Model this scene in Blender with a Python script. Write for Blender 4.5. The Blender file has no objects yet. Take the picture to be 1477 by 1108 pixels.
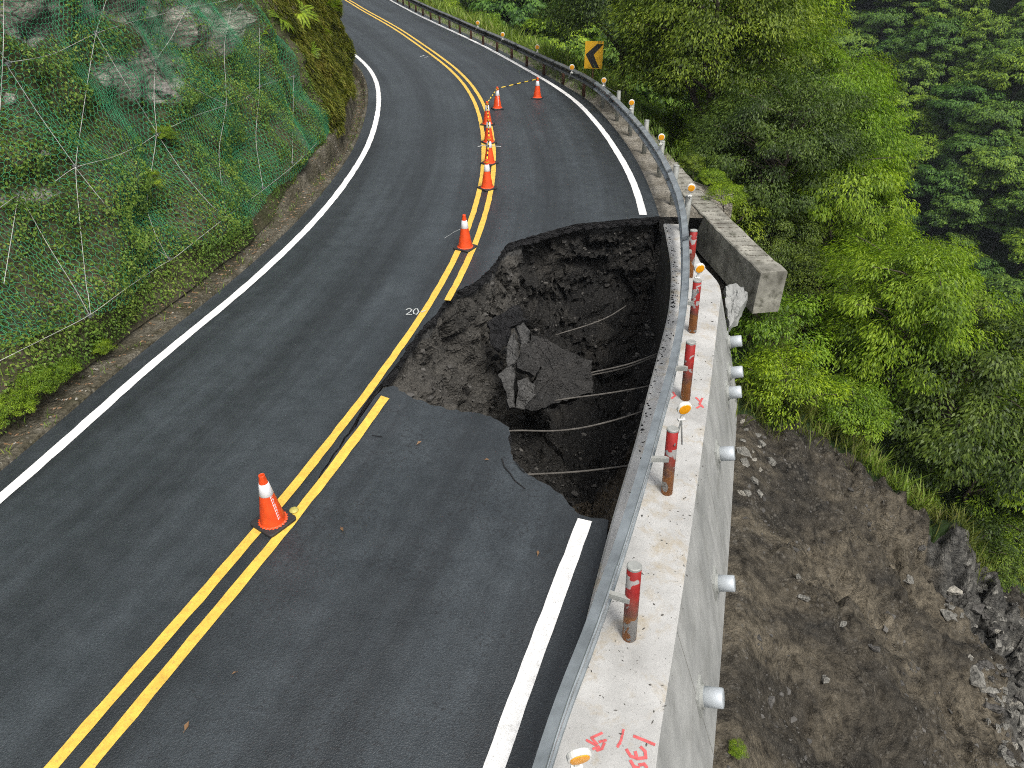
import bpy, bmesh, math, random
import numpy as np
from mathutils import Vector, Matrix
from mathutils.bvhtree import BVHTree
from mathutils.geometry import delaunay_2d_cdt

random.seed(7)
RNG = np.random.default_rng(7)
SC = bpy.context.scene
COL = SC.collection
R = math.radians

# ------------------------------------------------------------------ camera, sky, sun, exposure
CAM_H, PITCH, FPX, CX, CY = 5.8, R(34.0), 1025.0, 738.5, 554.0
cam_d = bpy.data.cameras.new('camera')
cam_d.sensor_fit = 'HORIZONTAL'
cam_d.sensor_width = 36.0
cam_d.lens = 36.0 * FPX / 1477.0
cam_d.clip_start = 0.1
cam_d.clip_end = 2000.0
cam = bpy.data.objects.new('camera', cam_d)
cam.location = (0, 0, CAM_H)
cam.rotation_euler = (math.pi / 2 - PITCH, 0, 0)
COL.objects.link(cam)
SC.camera = cam

SUN_ELEV, SUN_AZ = R(60), R(152)          # azimuth clockwise from +Y
world = bpy.data.worlds.new('World')
SC.world = world
world.use_nodes = True
wn, wl = world.node_tree.nodes, world.node_tree.links
wn.clear()
sky = wn.new('ShaderNodeTexSky')
sky.sky_type = 'NISHITA'
sky.sun_disc = False
sky.sun_elevation = SUN_ELEV
sky.sun_rotation = SUN_AZ
sky.dust_density = 6.0
sky.air_density = 1.0
sky.ozone_density = 1.0
hs = wn.new('ShaderNodeHueSaturation')
hs.inputs['Saturation'].default_value = 0.35
bg = wn.new('ShaderNodeBackground')
bg.inputs['Strength'].default_value = 0.125
wo = wn.new('ShaderNodeOutputWorld')
wl.new(sky.outputs[0], hs.inputs['Color'])
wl.new(hs.outputs[0], bg.inputs['Color'])
wl.new(bg.outputs[0], wo.inputs['Surface'])

sun_d = bpy.data.lights.new('sun', 'SUN')
sun_d.energy = 1.5
sun_d.angle = R(14)
sun_d.color = (1.0, 0.96, 0.9)
sun = bpy.data.objects.new('sun', sun_d)
sdir = Vector((math.sin(SUN_AZ) * math.cos(SUN_ELEV), math.cos(SUN_AZ) * math.cos(SUN_ELEV), math.sin(SUN_ELEV)))
sun.rotation_euler = sdir.to_track_quat('Z', 'Y').to_euler()
sun.location = (0, 0, 60)
COL.objects.link(sun)

SC.view_settings.view_transform = 'Standard'
SC.view_settings.look = 'None'
SC.view_settings.gamma = 1.0
SC.view_settings.use_curve_mapping = False
SC.view_settings.exposure = 0.56
SC.cycles.pixel_filter_type = 'BLACKMAN_HARRIS'
SC.cycles.filter_width = 1.05
SC.cycles.use_denoising = False
SC.cycles.use_adaptive_sampling = False
SC.cycles.max_bounces = 6
SC.cycles.diffuse_bounces = 3
SC.cycles.glossy_bounces = 2
SC.cycles.transparent_max_bounces = 4

# ------------------------------------------------------------------ helpers
def ray(px, py):
    x, y = (px - CX) / FPX, (py - CY) / FPX
    return np.array((x, math.cos(PITCH) - y * math.sin(PITCH), -math.sin(PITCH) - y * math.cos(PITCH)))

def P(px, py, z=0.0):
    d = ray(px, py)
    t = (z - CAM_H) / d[2]
    return np.array((d[0] * t, d[1] * t, z))

def sstep(a, b, x):
    t = np.clip((np.asarray(x, float) - a) / (b - a), 0, 1)
    return t * t * (3 - 2 * t)

def _hash(ix, iy, iz):
    h = (ix * 374761393 + iy * 668265263 + iz * 2147483647) & 0xffffffff
    h = ((h ^ (h >> 13)) * 1274126177) & 0xffffffff
    h = (h ^ (h >> 16)) & 0xffffffff
    return h.astype(np.float64) / 4294967295.0

def vnoise(p):
    p = np.asarray(p, float) + 1000.0
    i = np.floor(p).astype(np.int64)
    f = p - i
    f = f * f * (3 - 2 * f)
    o = 0
    for a in (0, 1):
        for b in (0, 1):
            for c in (0, 1):
                w = (f[:, 0] if a else 1 - f[:, 0]) * (f[:, 1] if b else 1 - f[:, 1]) * (f[:, 2] if c else 1 - f[:, 2])
                o = o + w * _hash(i[:, 0] + a, i[:, 1] + b, i[:, 2] + c)
    return o * 2 - 1

def fbm(p, octs=4, gain=0.5):
    p = np.asarray(p, float)
    o, a = 0, 1.0
    for k in range(octs):
        o = o + a * vnoise(p * (2.03 ** k) + 17.3 * k)
        a *= gain
    return o

def facets(p, seed=0):
    """angular block relief: every cell carries its own tilted plane"""
    p = np.asarray(p, float) + 500.0
    i = np.floor(p).astype(np.int64)
    best = np.full(len(p), 1e9); val = np.zeros(len(p)); sec = np.full(len(p), 1e9)
    for a in (-1, 0, 1):
        for b in (-1, 0, 1):
            for c in (-1, 0, 1):
                j = i + np.array((a, b, c))
                jit = np.stack([_hash(j[:, 0] + seed, j[:, 1] + k * 57, j[:, 2] + k * 131) for k in range(7)], 1)
                q = p - (j + jit[:, :3])
                d = np.sum(q * q, 1)
                v = np.sum(q * (jit[:, 3:6] - .5), 1) * 1.3 + jit[:, 6] - .5
                k = d < best
                sec = np.where(k, best, np.minimum(sec, d))
                best = np.where(k, d, best); val = np.where(k, v, val)
    crack = 1 - sstep(0.0, 0.12, np.sqrt(sec) - np.sqrt(best))
    return val - 0.25 * crack

def crom(pts, step=0.2, smooth=2):
    p = np.array(pts, float)
    p = np.vstack([2 * p[0] - p[1], p, 2 * p[-1] - p[-2]])
    out = []
    for i in range(1, len(p) - 2):
        n = max(2, int(np.linalg.norm(p[i + 1] - p[i]) / step))
        for t in np.linspace(0, 1, n, endpoint=False):
            a, b, c, d = p[i - 1], p[i], p[i + 1], p[i + 2]
            out.append(0.5 * (2 * b + (c - a) * t + (2 * a - 5 * b + 4 * c - d) * t * t + (3 * b - a - 3 * c + d) * t ** 3))
    out.append(p[-2])
    out = np.array(out)
    d = np.r_[0, np.cumsum(np.linalg.norm(np.diff(out, axis=0), axis=1))]
    s = np.arange(0, d[-1], step)
    out = np.stack([np.interp(s, d, out[:, k]) for k in range(out.shape[1])], 1)
    for _ in range(smooth):
        q = out.copy()
        q[1:-1] = (out[:-2] + 2 * out[1:-1] + out[2:]) / 4
        out = q
    return out

def normals2(c):
    t = np.gradient(c, axis=0)
    t /= np.linalg.norm(t, axis=1)[:, None]
    return np.stack([t[:, 1], -t[:, 0]], 1)          # to the right of travel

def offset(c, o):
    return c + normals2(c) * o

def mesh(name, verts, faces, smooth=False):
    verts = np.asarray(verts, np.float32)
    me = bpy.data.meshes.new(name)
    if isinstance(faces, np.ndarray):
        nf, k = faces.shape
        me.vertices.add(len(verts))
        me.vertices.foreach_set('co', verts.ravel())
        me.loops.add(nf * k)
        me.loops.foreach_set('vertex_index', faces.astype(np.int32).ravel())
        me.polygons.add(nf)
        me.polygons.foreach_set('loop_start', np.arange(0, nf * k, k, dtype=np.int32))
        me.update(calc_edges=True)
        me.validate()
    else:
        me.from_pydata([tuple(map(float, v)) for v in verts], [], [tuple(map(int, f)) for f in faces])
        me.update()
    if smooth:
        me.polygons.foreach_set('use_smooth', np.ones(len(me.polygons), dtype=bool))
    return me

def obj(name, me, m=None, parent=None, loc=None, rot=None):
    o = bpy.data.objects.new(name, me)
    COL.objects.link(o)
    if m is not None and not me.materials:
        me.materials.append(m)
    if parent is not None:
        o.parent = parent
    if loc is not None:
        o.location = tuple(map(float, loc))
    if rot is not None:
        o.rotation_euler = rot
    return o

def tag(o, label=None, cat=None, group=None, kind=None):
    for k, v in (('label', label), ('category', cat), ('group', group), ('kind', kind)):
        if v is not None:
            o[k] = v
    return o

def empty(name, loc=(0, 0, 0), label=None, cat=None, group=None, rz=0.0):
    o = bpy.data.objects.new(name, None)
    o.empty_display_size = 0.1
    COL.objects.link(o)
    o.location = tuple(map(float, loc))
    o.rotation_euler = (0, 0, rz)
    return tag(o, label, cat, group)

def copy_tree(o, parent=None):
    c = o.copy()
    COL.objects.link(c)
    c.parent = parent
    for ch in list(o.children):
        copy_tree(ch, c)
    return c

class MB:
    """collects shapes into one mesh"""
    def __init__(self):
        self.v, self.f = [], []
    def add(self, v, f):
        n = len(self.v)
        self.v += [tuple(map(float, q)) for q in v]
        self.f += [tuple(int(i) + n for i in q) for q in f]
        return self
    def box(self, lo, hi, M=None):
        (x0, y0, z0), (x1, y1, z1) = lo, hi
        v = [(x0, y0, z0), (x1, y0, z0), (x1, y1, z0), (x0, y1, z0), (x0, y0, z1), (x1, y0, z1), (x1, y1, z1), (x0, y1, z1)]
        if M is not None:
            v = [M @ Vector(q) for q in v]
        return self.add(v, [(0, 3, 2, 1), (4, 5, 6, 7), (0, 1, 5, 4), (1, 2, 6, 5), (2, 3, 7, 6), (3, 0, 4, 7)])
    def tube(self, pts, rad, n=8, cap=True):
        pts = [Vector(tuple(map(float, q))) for q in pts]
        rad = rad if hasattr(rad, '__len__') else [rad] * len(pts)
        b = len(self.v)
        for i, p in enumerate(pts):
            t = (pts[min(i + 1, len(pts) - 1)] - pts[max(i - 1, 0)]).normalized()
            a = t.orthogonal().normalized() if abs(t.z) > 0.95 else t.cross(Vector((0, 0, 1))).normalized()
            c = t.cross(a)
            for k in range(n):
                an = 2 * math.pi * k / n
                self.v.append(tuple(p + (a * math.cos(an) + c * math.sin(an)) * rad[i]))
        for i in range(len(pts) - 1):
            for k in range(n):
                k2 = (k + 1) % n
                self.f.append((b + i * n + k, b + i * n + k2, b + (i + 1) * n + k2, b + (i + 1) * n + k))
        if cap:
            self.f.append(tuple(b + k for k in reversed(range(n))))
            self.f.append(tuple(b + (len(pts) - 1) * n + k for k in range(n)))
        return self
    def lathe(self, prof, n=24, M=None, cap=True):
        b = len(self.v)
        for r, z in prof:
            for k in range(n):
                a = 2 * math.pi * k / n
                q = Vector((r * math.cos(a), r * math.sin(a), z))
                self.v.append(tuple(M @ q if M is not None else q))
        for i in range(len(prof) - 1):
            for k in range(n):
                k2 = (k + 1) % n
                self.f.append((b + i * n + k, b + i * n + k2, b + (i + 1) * n + k2, b + (i + 1) * n + k))
        if cap:
            self.f.append(tuple(b + k for k in reversed(range(n))))
            self.f.append(tuple(b + (len(prof) - 1) * n + k for k in range(n)))
        return self
    def build(self, name, m, parent=None, smooth=False, **kw):
        return obj(name, mesh(name, np.array(self.v), self.f, smooth), m, parent, **kw)

# ------------------------------------------------------------------ materials
def new_mat(name):
    m = bpy.data.materials.new(name)
    m.use_nodes = True
    nt = m.node_tree
    nt.nodes.clear()
    out = nt.nodes.new('ShaderNodeOutputMaterial')
    b = nt.nodes.new('ShaderNodeBsdfPrincipled')
    nt.links.new(b.outputs[0], out.inputs[0])
    return m, nt, b, out

def node(nt, t, **kw):
    n = nt.nodes.new(t)
    for k, v in kw.items():
        if k in n.inputs:
            n.inputs[k].default_value = v
        else:
            setattr(n, k, v)
    return n

def coords(nt):
    return nt.nodes.new('ShaderNodeTexCoord').outputs['Object']

def noise(nt, vec, scale, detail=4.0, rough=0.55, dist=0.0):
    n = node(nt, 'ShaderNodeTexNoise', Scale=scale, Detail=detail, Roughness=rough, Distortion=dist)
    nt.links.new(vec, n.inputs['Vector'])
    return n.outputs['Fac']

def ramp(nt, fac, stops, interp='LINEAR'):
    r = nt.nodes.new('ShaderNodeValToRGB')
    r.color_ramp.interpolation = interp
    e = r.color_ramp.elements
    while len(e) < len(stops):
        e.new(0.5)
    for i, (p, c) in enumerate(stops):
        e[i].position = p
        e[i].color = (c, c, c, 1) if not hasattr(c, '__len__') else (*c, 1)
    nt.links.new(fac, r.inputs[0])
    return r.outputs[0]

def mix(nt, fac, a, b, mode='MIX'):
    n = nt.nodes.new('ShaderNodeMix')
    n.data_type = 'RGBA'
    n.blend_type = mode
    for k, v in ((0, fac), (6, a), (7, b)):
        s = n.inputs[k]
        if hasattr(v, 'node'):
            nt.links.new(v, s)
        elif hasattr(v, '__len__'):
            s.default_value = (*v, 1)
        else:
            s.default_value = v if k == 0 else (v, v, v, 1)
    return n.outputs[2]

def bump(nt, b, h, strength, dist=0.02):
    n = node(nt, 'ShaderNodeBump', Strength=strength, Distance=dist)
    nt.links.new(h, n.inputs['Height'])
    nt.links.new(n.outputs[0], b.inputs['Normal'])

def mat_simple(name, col, rough=0.6, metal=0.0, var=0.25, scale=6.0, spec=0.5, bmp=0.0):
    m, nt, b, _ = new_mat(name)
    v = coords(nt)
    f = noise(nt, v, scale, 5)
    c = ramp(nt, f, [(0.25, [q * (1 - var) for q in col]), (0.75, [min(1, q * (1 + var)) for q in col])])
    nt.links.new(c, b.inputs['Base Color'])
    b.inputs['Roughness'].default_value = rough
    b.inputs['Metallic'].default_value = metal
    b.inputs['Specular IOR Level'].default_value = spec
    if bmp:
        bump(nt, b, noise(nt, v, scale * 6, 4), bmp, 0.01)
    return m

def mat_asphalt():
    m, nt, b, _ = new_mat('asphalt')
    v = coords(nt)
    big = noise(nt, v, 0.35, 5, 0.6)
    mid = noise(nt, v, 3.2, 6, 0.65)
    fine = noise(nt, v, 48.0, 4, 0.75)
    vo = node(nt, 'ShaderNodeTexVoronoi', Scale=75.0)
    nt.links.new(v, vo.inputs['Vector'])
    c = ramp(nt, big, [(0.3, (0.019, 0.024, 0.0275)), (0.7, (0.032, 0.039, 0.044))])
    c = mix(nt, 1.0, c, ramp(nt, mid, [(0.32, 0.8), (0.7, 1.15)]), 'MULTIPLY')
    c = mix(nt, 1.0, c, ramp(nt, fine, [(0.34, 0.62), (0.5, 0.96), (0.68, 1.45)]), 'MULTIPLY')
    c = mix(nt, ramp(nt, vo.outputs['Distance'], [(0.0, 0.35), (0.25, 0.0)]), c, (0.11, 0.115, 0.115))
    # worn wheel paths: u of the road's own UV map is the metres from the centre line
    uv = nt.nodes.new('ShaderNodeUVMap')
    uv.uv_map = 'road'
    sx = nt.nodes.new('ShaderNodeSeparateXYZ')
    nt.links.new(uv.outputs[0], sx.inputs[0])
    ab = node(nt, 'ShaderNodeMath', operation='ABSOLUTE')
    nt.links.new(sx.outputs[0], ab.inputs[0])
    sub = node(nt, 'ShaderNodeMath', operation='MULTIPLY')
    sub.inputs[1].default_value = 2 * math.pi / 1.7
    nt.links.new(ab.outputs[0], sub.inputs[0])
    co = node(nt, 'ShaderNodeMath', operation='COSINE')
    nt.links.new(sub.outputs[0], co.inputs[0])
    st = node(nt, 'ShaderNodeMapping')
    st.inputs['Scale'].default_value = (3.0, 0.12, 1)
    nt.links.new(uv.outputs[0], st.inputs[0])
    streak = noise(nt, st.outputs[0], 1.0, 5, 0.6)
    add = node(nt, 'ShaderNodeMath', operation='MULTIPLY_ADD')
    nt.links.new(co.outputs[0], add.inputs[0])
    add.inputs[1].default_value = -0.13
    nt.links.new(streak, add.inputs[2])
    c = mix(nt, 1.0, c, ramp(nt, add.outputs[0], [(0.3, 0.72), (0.7, 1.45)]), 'MULTIPLY')
    # tar-rich dark flecks on the slab beside the hole side lane
    fl = noise(nt, v, 19.0, 5, 0.75)
    side = mix(nt, 1.0, ramp(nt, sx.outputs[0], [(0.0, 0.0), (0.2, 0.85)]), ramp(nt, noise(nt, v, 1.1, 4, 0.6), [(0.38, 0.1), (0.62, 1.0)]), 'MULTIPLY')
    flm = mix(nt, 1.0, ramp(nt, fl, [(0.53, 0.0), (0.60, 1.0)]), side, 'MULTIPLY')
    c = mix(nt, flm, c, (0.012, 0.013, 0.014))
    nt.links.new(c, b.inputs['Base Color'])
    nt.links.new(ramp(nt, mid, [(0.3, 0.40), (0.7, 0.56)]), b.inputs['Roughness'])
    b.inputs['Specular IOR Level'].default_value = 0.6
    bump(nt, b, mix(nt, 0.5, fine, vo.outputs['Distance']), 0.6, 0.012)
    return m

def mat_paint(name, col, wear):
    m, nt, b, _ = new_mat(name)
    v = coords(nt)
    f = noise(nt, v, 45.0, 5, 0.7)
    g = noise(nt, v, 2.5, 4)
    c = ramp(nt, g, [(0.3, [q * 0.88 for q in col]), (0.7, col)])
    g2 = noise(nt, v, 9.0, 6, 0.75)
    c = mix(nt, 1.0, c, ramp(nt, g2, [(0.3, 0.72), (0.6, 1.05)]), 'MULTIPLY')
    c = mix(nt, ramp(nt, f, [(0.56, 0.0), (0.68, wear)]), c, (0.09, 0.09, 0.085))
    nt.links.new(c, b.inputs['Base Color'])
    b.inputs['Roughness'].default_value = 0.62
    bump(nt, b, f, 0.25, 0.01)
    return m

def mat_concrete(name, lo, hi, stain, scale=1.2, stain_amt=0.5, speck=0.3, boards=False):
    m, nt, b, _ = new_mat(name)
    v = coords(nt)
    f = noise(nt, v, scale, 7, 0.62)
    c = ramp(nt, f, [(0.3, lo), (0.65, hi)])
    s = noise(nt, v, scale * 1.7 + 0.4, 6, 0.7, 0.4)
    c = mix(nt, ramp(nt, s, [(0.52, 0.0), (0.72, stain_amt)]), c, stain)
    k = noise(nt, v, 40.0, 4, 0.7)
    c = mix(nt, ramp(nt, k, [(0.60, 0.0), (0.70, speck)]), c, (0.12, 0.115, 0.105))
    if boards:
        mp = node(nt, 'ShaderNodeMapping')
        mp.inputs['Scale'].default_value = (1.2, 1.2, 0.25)
        nt.links.new(v, mp.inputs[0])
        st = noise(nt, mp.outputs[0], 3.0, 6, 0.7)
        c = mix(nt, 1.0, c, ramp(nt, st, [(0.3, 0.72), (0.65, 1.05)]), 'MULTIPLY')
    nt.links.new(c, b.inputs['Base Color'])
    b.inputs['Roughness'].default_value = 0.85
    b.inputs['Specular IOR Level'].default_value = 0.25
    bump(nt, b, mix(nt, 0.5, k, f), 0.35, 0.02)
    return m

def mat_soil(name, stops, scale=0.8, fine=9.0, bstr=0.9, stones=0.35, stone_col=(0.16, 0.15, 0.13)):
    m, nt, b, _ = new_mat(name)
    v = coords(nt)
    f = noise(nt, v, scale, 8, 0.68, 0.3)
    c = ramp(nt, f, stops)
    g = noise(nt, v, fine, 7, 0.7)
    c = mix(nt, 1.0, c, ramp(nt, g, [(0.28, 0.5), (0.72, 1.45)]), 'MULTIPLY')
    vo = node(nt, 'ShaderNodeTexVoronoi', Scale=fine * 1.3)
    vo.inputs['Randomness'].default_value = 1.0
    nt.links.new(v, vo.inputs['Vector'])
    h = noise(nt, v, fine * 0.4, 4)
    pm = mix(nt, 1.0, ramp(nt, vo.outputs['Distance'], [(0.2, stones), (0.38, 0.0)]), ramp(nt, h, [(0.5, 0.0), (0.62, 1.0)]), 'MULTIPLY')
    c = mix(nt, pm, c, stone_col)
    nt.links.new(c, b.inputs['Base Color'])
    b.inputs['Roughness'].default_value = 0.95
    b.inputs['Specular IOR Level'].default_value = 0.15
    bump(nt, b, mix(nt, 0.55, g, vo.outputs['Distance']), bstr, 0.08)
    return m

def mat_leaf(name, cols, trans=0.3, rough=0.5, objvar=0.25):
    """cols: dark -> bright leaf colours, picked leaf by leaf"""
    m, nt, b, out = new_mat(name)
    geo = nt.nodes.new('ShaderNodeNewGeometry')
    oi = nt.nodes.new('ShaderNodeObjectInfo')
    v = coords(nt)
    cl = noise(nt, v, 0.9, 3, 0.6)
    a = node(nt, 'ShaderNodeMath', operation='MULTIPLY_ADD')
    nt.links.new(geo.outputs['Random Per Island'], a.inputs[0])
    a.inputs[1].default_value = 0.38
    nt.links.new(cl, a.inputs[2])
    a2 = node(nt, 'ShaderNodeMath', operation='SUBTRACT')
    nt.links.new(a.outputs[0], a2.inputs[0])
    a2.inputs[1].default_value = 0.19
    n = len(cols)
    c = ramp(nt, a2.outputs[0], [(0.25 + 0.5 * i / (n - 1), cols[i]) for i in range(n)])
    ov = ramp(nt, oi.outputs['Random'], [(0.0, (1 - objvar, 1 - objvar * 0.6, 1 - objvar * 0.3)), (0.5, (1.0, 1.0, 1.0)), (1.0, (1 + objvar, 1 + objvar * 0.7, 1 - objvar * 0.5))])
    c = mix(nt, 1.0, c, ov, 'MULTIPLY')
    nt.links.new(c, b.inputs['Base Color'])
    b.inputs['Roughness'].default_value = rough
    b.inputs['Specular IOR Level'].default_value = 0.3
    tr = nt.nodes.new('ShaderNodeBsdfTranslucent')
    tc = mix(nt, 1.0, c, (1.15, 1.25, 0.6), 'MULTIPLY')
    nt.links.new(tc, tr.inputs['Color'])
    ms = nt.nodes.new('ShaderNodeMixShader')
    ms.inputs[0].default_value = trans
    nt.links.new(b.outputs[0], ms.inputs[1])
    nt.links.new(tr.outputs[0], ms.inputs[2])
    nt.links.new(ms.outputs[0], out.inputs[0])
    return m

def mat_post_red():
    """red painted steel, rust creeping up from the foot, grey scraped patches"""
    m, nt, b, _ = new_mat('red_post_paint')
    v = coords(nt)
    oi = nt.nodes.new('ShaderNodeObjectInfo')
    vm = node(nt, 'ShaderNodeVectorMath', operation='ADD')
    sc = node(nt, 'ShaderNodeVectorMath', operation='SCALE')
    nt.links.new(oi.outputs['Location'], sc.inputs[0])
    sc.inputs['Scale'].default_value = 3.1
    nt.links.new(v, vm.inputs[0])
    nt.links.new(sc.outputs[0], vm.inputs[1])
    w = vm.outputs[0]
    n1 = noise(nt, w, 9.0, 6, 0.7)
    sep = nt.nodes.new('ShaderNodeSeparateXYZ')
    nt.links.new(v, sep.inputs[0])
    n2 = noise(nt, w, 4.0, 5, 0.7)
    z = node(nt, 'ShaderNodeMath', operation='MULTIPLY_ADD')
    nt.links.new(n2, z.inputs[0])
    z.inputs[1].default_value = -0.55
    nt.links.new(sep.outputs[2], z.inputs[2])
    c = ramp(nt, n1, [(0.3, (0.19, 0.010, 0.010)), (0.65, (0.36, 0.020, 0.018))])
    c = mix(nt, ramp(nt, z.outputs[0], [(0.0, 1.0), (0.30, 0.0)]), c, (0.13, 0.075, 0.045))
    c = mix(nt, ramp(nt, z.outputs[0], [(-0.2 + 0.2, 1.0), (0.06, 0.0)]), c, (0.28, 0.10, 0.02))
    n3 = noise(nt, w, 5.5, 3, 0.5, 0.6)
    c = mix(nt, ramp(nt, n3, [(0.585, 0.0), (0.60, 1.0)]), c, (0.30, 0.29, 0.28))
    nt.links.new(c, b.inputs['Base Color'])
    b.inputs['Roughness'].default_value = 0.55
    bump(nt, b, n1, 0.2, 0.004)
    return m

def mat_stripes(name, c1, c2, period):
    m, nt, b, _ = new_mat(name)
    v = coords(nt)
    s = nt.nodes.new('ShaderNodeSeparateXYZ')
    nt.links.new(v, s.inputs[0])
    d = node(nt, 'ShaderNodeMath', operation='MULTIPLY')
    d.inputs[1].default_value = 1 / period
    nt.links.new(s.outputs[2], d.inputs[0])
    fr = node(nt, 'ShaderNodeMath', operation='FRACT')
    nt.links.new(d.outputs[0], fr.inputs[0])
    c = ramp(nt, fr.outputs[0], [(0.0, c1), (0.5, c2)], 'CONSTANT')
    nt.links.new(c, b.inputs['Base Color'])
    b.inputs['Roughness'].default_value = 0.5
    return m

def mat_pit():
    m, nt, b, _ = new_mat('pit_soil')
    v = coords(nt)
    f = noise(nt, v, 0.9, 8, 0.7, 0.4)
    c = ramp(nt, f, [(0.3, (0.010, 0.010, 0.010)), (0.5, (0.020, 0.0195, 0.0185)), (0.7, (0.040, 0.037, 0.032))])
    def at(nm):
        a = nt.nodes.new('ShaderNodeAttribute'); a.attribute_name = nm
        return a.outputs['Fac']
    k = noise(nt, v, 2.5, 6, 0.7)
    def edge(nm, lo=.45, hi=.75):
        n = node(nt, 'ShaderNodeMath', operation='MULTIPLY_ADD')
        nt.links.new(k, n.inputs[0]); n.inputs[1].default_value = 0.6
        nt.links.new(at(nm), n.inputs[2])
        return ramp(nt, n.outputs[0], [(lo, 0.0), (hi, 1.0)])
    c = mix(nt, edge('fill', .5, 1.2), c, ramp(nt, f, [(0.3, (0.030, 0.029, 0.0265)), (0.7, (0.088, 0.083, 0.073))]))  # paler soil colour stands in for light on the left wall
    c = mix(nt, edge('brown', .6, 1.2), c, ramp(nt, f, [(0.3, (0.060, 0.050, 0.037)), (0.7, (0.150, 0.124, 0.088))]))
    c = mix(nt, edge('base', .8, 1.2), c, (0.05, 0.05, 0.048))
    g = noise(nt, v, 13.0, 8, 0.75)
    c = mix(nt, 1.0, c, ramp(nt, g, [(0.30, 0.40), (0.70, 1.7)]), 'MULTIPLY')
    vo = node(nt, 'ShaderNodeTexVoronoi', Scale=22.0)
    nt.links.new(v, vo.inputs['Vector'])
    c = mix(nt, ramp(nt, vo.outputs['Distance'], [(0.14, 0.6), (0.3, 0.0)]), c, (0.10, 0.098, 0.09))
    nt.links.new(c, b.inputs['Base Color'])
    b.inputs['Roughness'].default_value = 0.95
    b.inputs['Specular IOR Level'].default_value = 0.15
    bump(nt, b, mix(nt, 0.45, g, vo.outputs['Distance']), 1.0, 0.08)
    return m

def mat_slide():
    m, nt, b, _ = new_mat('landslide_soil')
    v = coords(nt)
    mp = node(nt, 'ShaderNodeMapping')
    mp.inputs['Rotation'].default_value = (0, 0, R(-22))
    mp.inputs['Scale'].default_value = (0.30, 1.0, 0.4)
    nt.links.new(v, mp.inputs[0])
    f = noise(nt, mp.outputs[0], 0.75, 8, 0.66, 0.5)
    c = ramp(nt, f, [(0.36, (0.022, 0.0215, 0.020)), (0.47, (0.052, 0.046, 0.036)), (0.56, (0.096, 0.083, 0.061)), (0.70, (0.140, 0.121, 0.089))])
    at = nt.nodes.new('ShaderNodeAttribute'); at.attribute_name = 'rock'
    rkc = ramp(nt, noise(nt, v, 1.8, 8, 0.75, 0.6), [(0.34, (0.028, 0.028, 0.027)), (0.52, (0.085, 0.083, 0.075)), (0.62, (0.16, 0.155, 0.138)), (0.72, (0.33, 0.32, 0.28))])
    c = mix(nt, ramp(nt, at.outputs['Fac'], [(0.3, 0.0), (0.6, 1.0)]), c, rkc)
    g = noise(nt, v, 5.5, 9, 0.72)
    c = mix(nt, 1.0, c, ramp(nt, g, [(0.34, 0.25), (0.66, 1.6)]), 'MULTIPLY')
    vo = node(nt, 'ShaderNodeTexVoronoi', Scale=11.0)
    nt.links.new(v, vo.inputs['Vector'])
    vo2 = node(nt, 'ShaderNodeTexVoronoi', Scale=30.0)
    nt.links.new(v, vo2.inputs['Vector'])
    h = noise(nt, v, 2.2, 4)
    pm = mix(nt, 1.0, ramp(nt, vo.outputs['Distance'], [(0.22, 0.5), (0.36, 0.0)]), ramp(nt, h, [(0.48, 0.0), (0.6, 1.0)]), 'MULTIPLY')
    c = mix(nt, pm, c, (0.15, 0.14, 0.12))
    c = mix(nt, ramp(nt, vo2.outputs['Distance'], [(0.12, 0.45), (0.3, 0.0)]), c, (0.14, 0.13, 0.11))
    nt.links.new(c, b.inputs['Base Color'])
    b.inputs['Roughness'].default_value = 0.95
    b.inputs['Specular IOR Level'].default_value = 0.15
    bump(nt, b, mix(nt, 0.4, g, mix(nt, 0.5, vo.outputs['Distance'], vo2.outputs['Distance'])), 1.0, 0.12)
    return m

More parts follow.
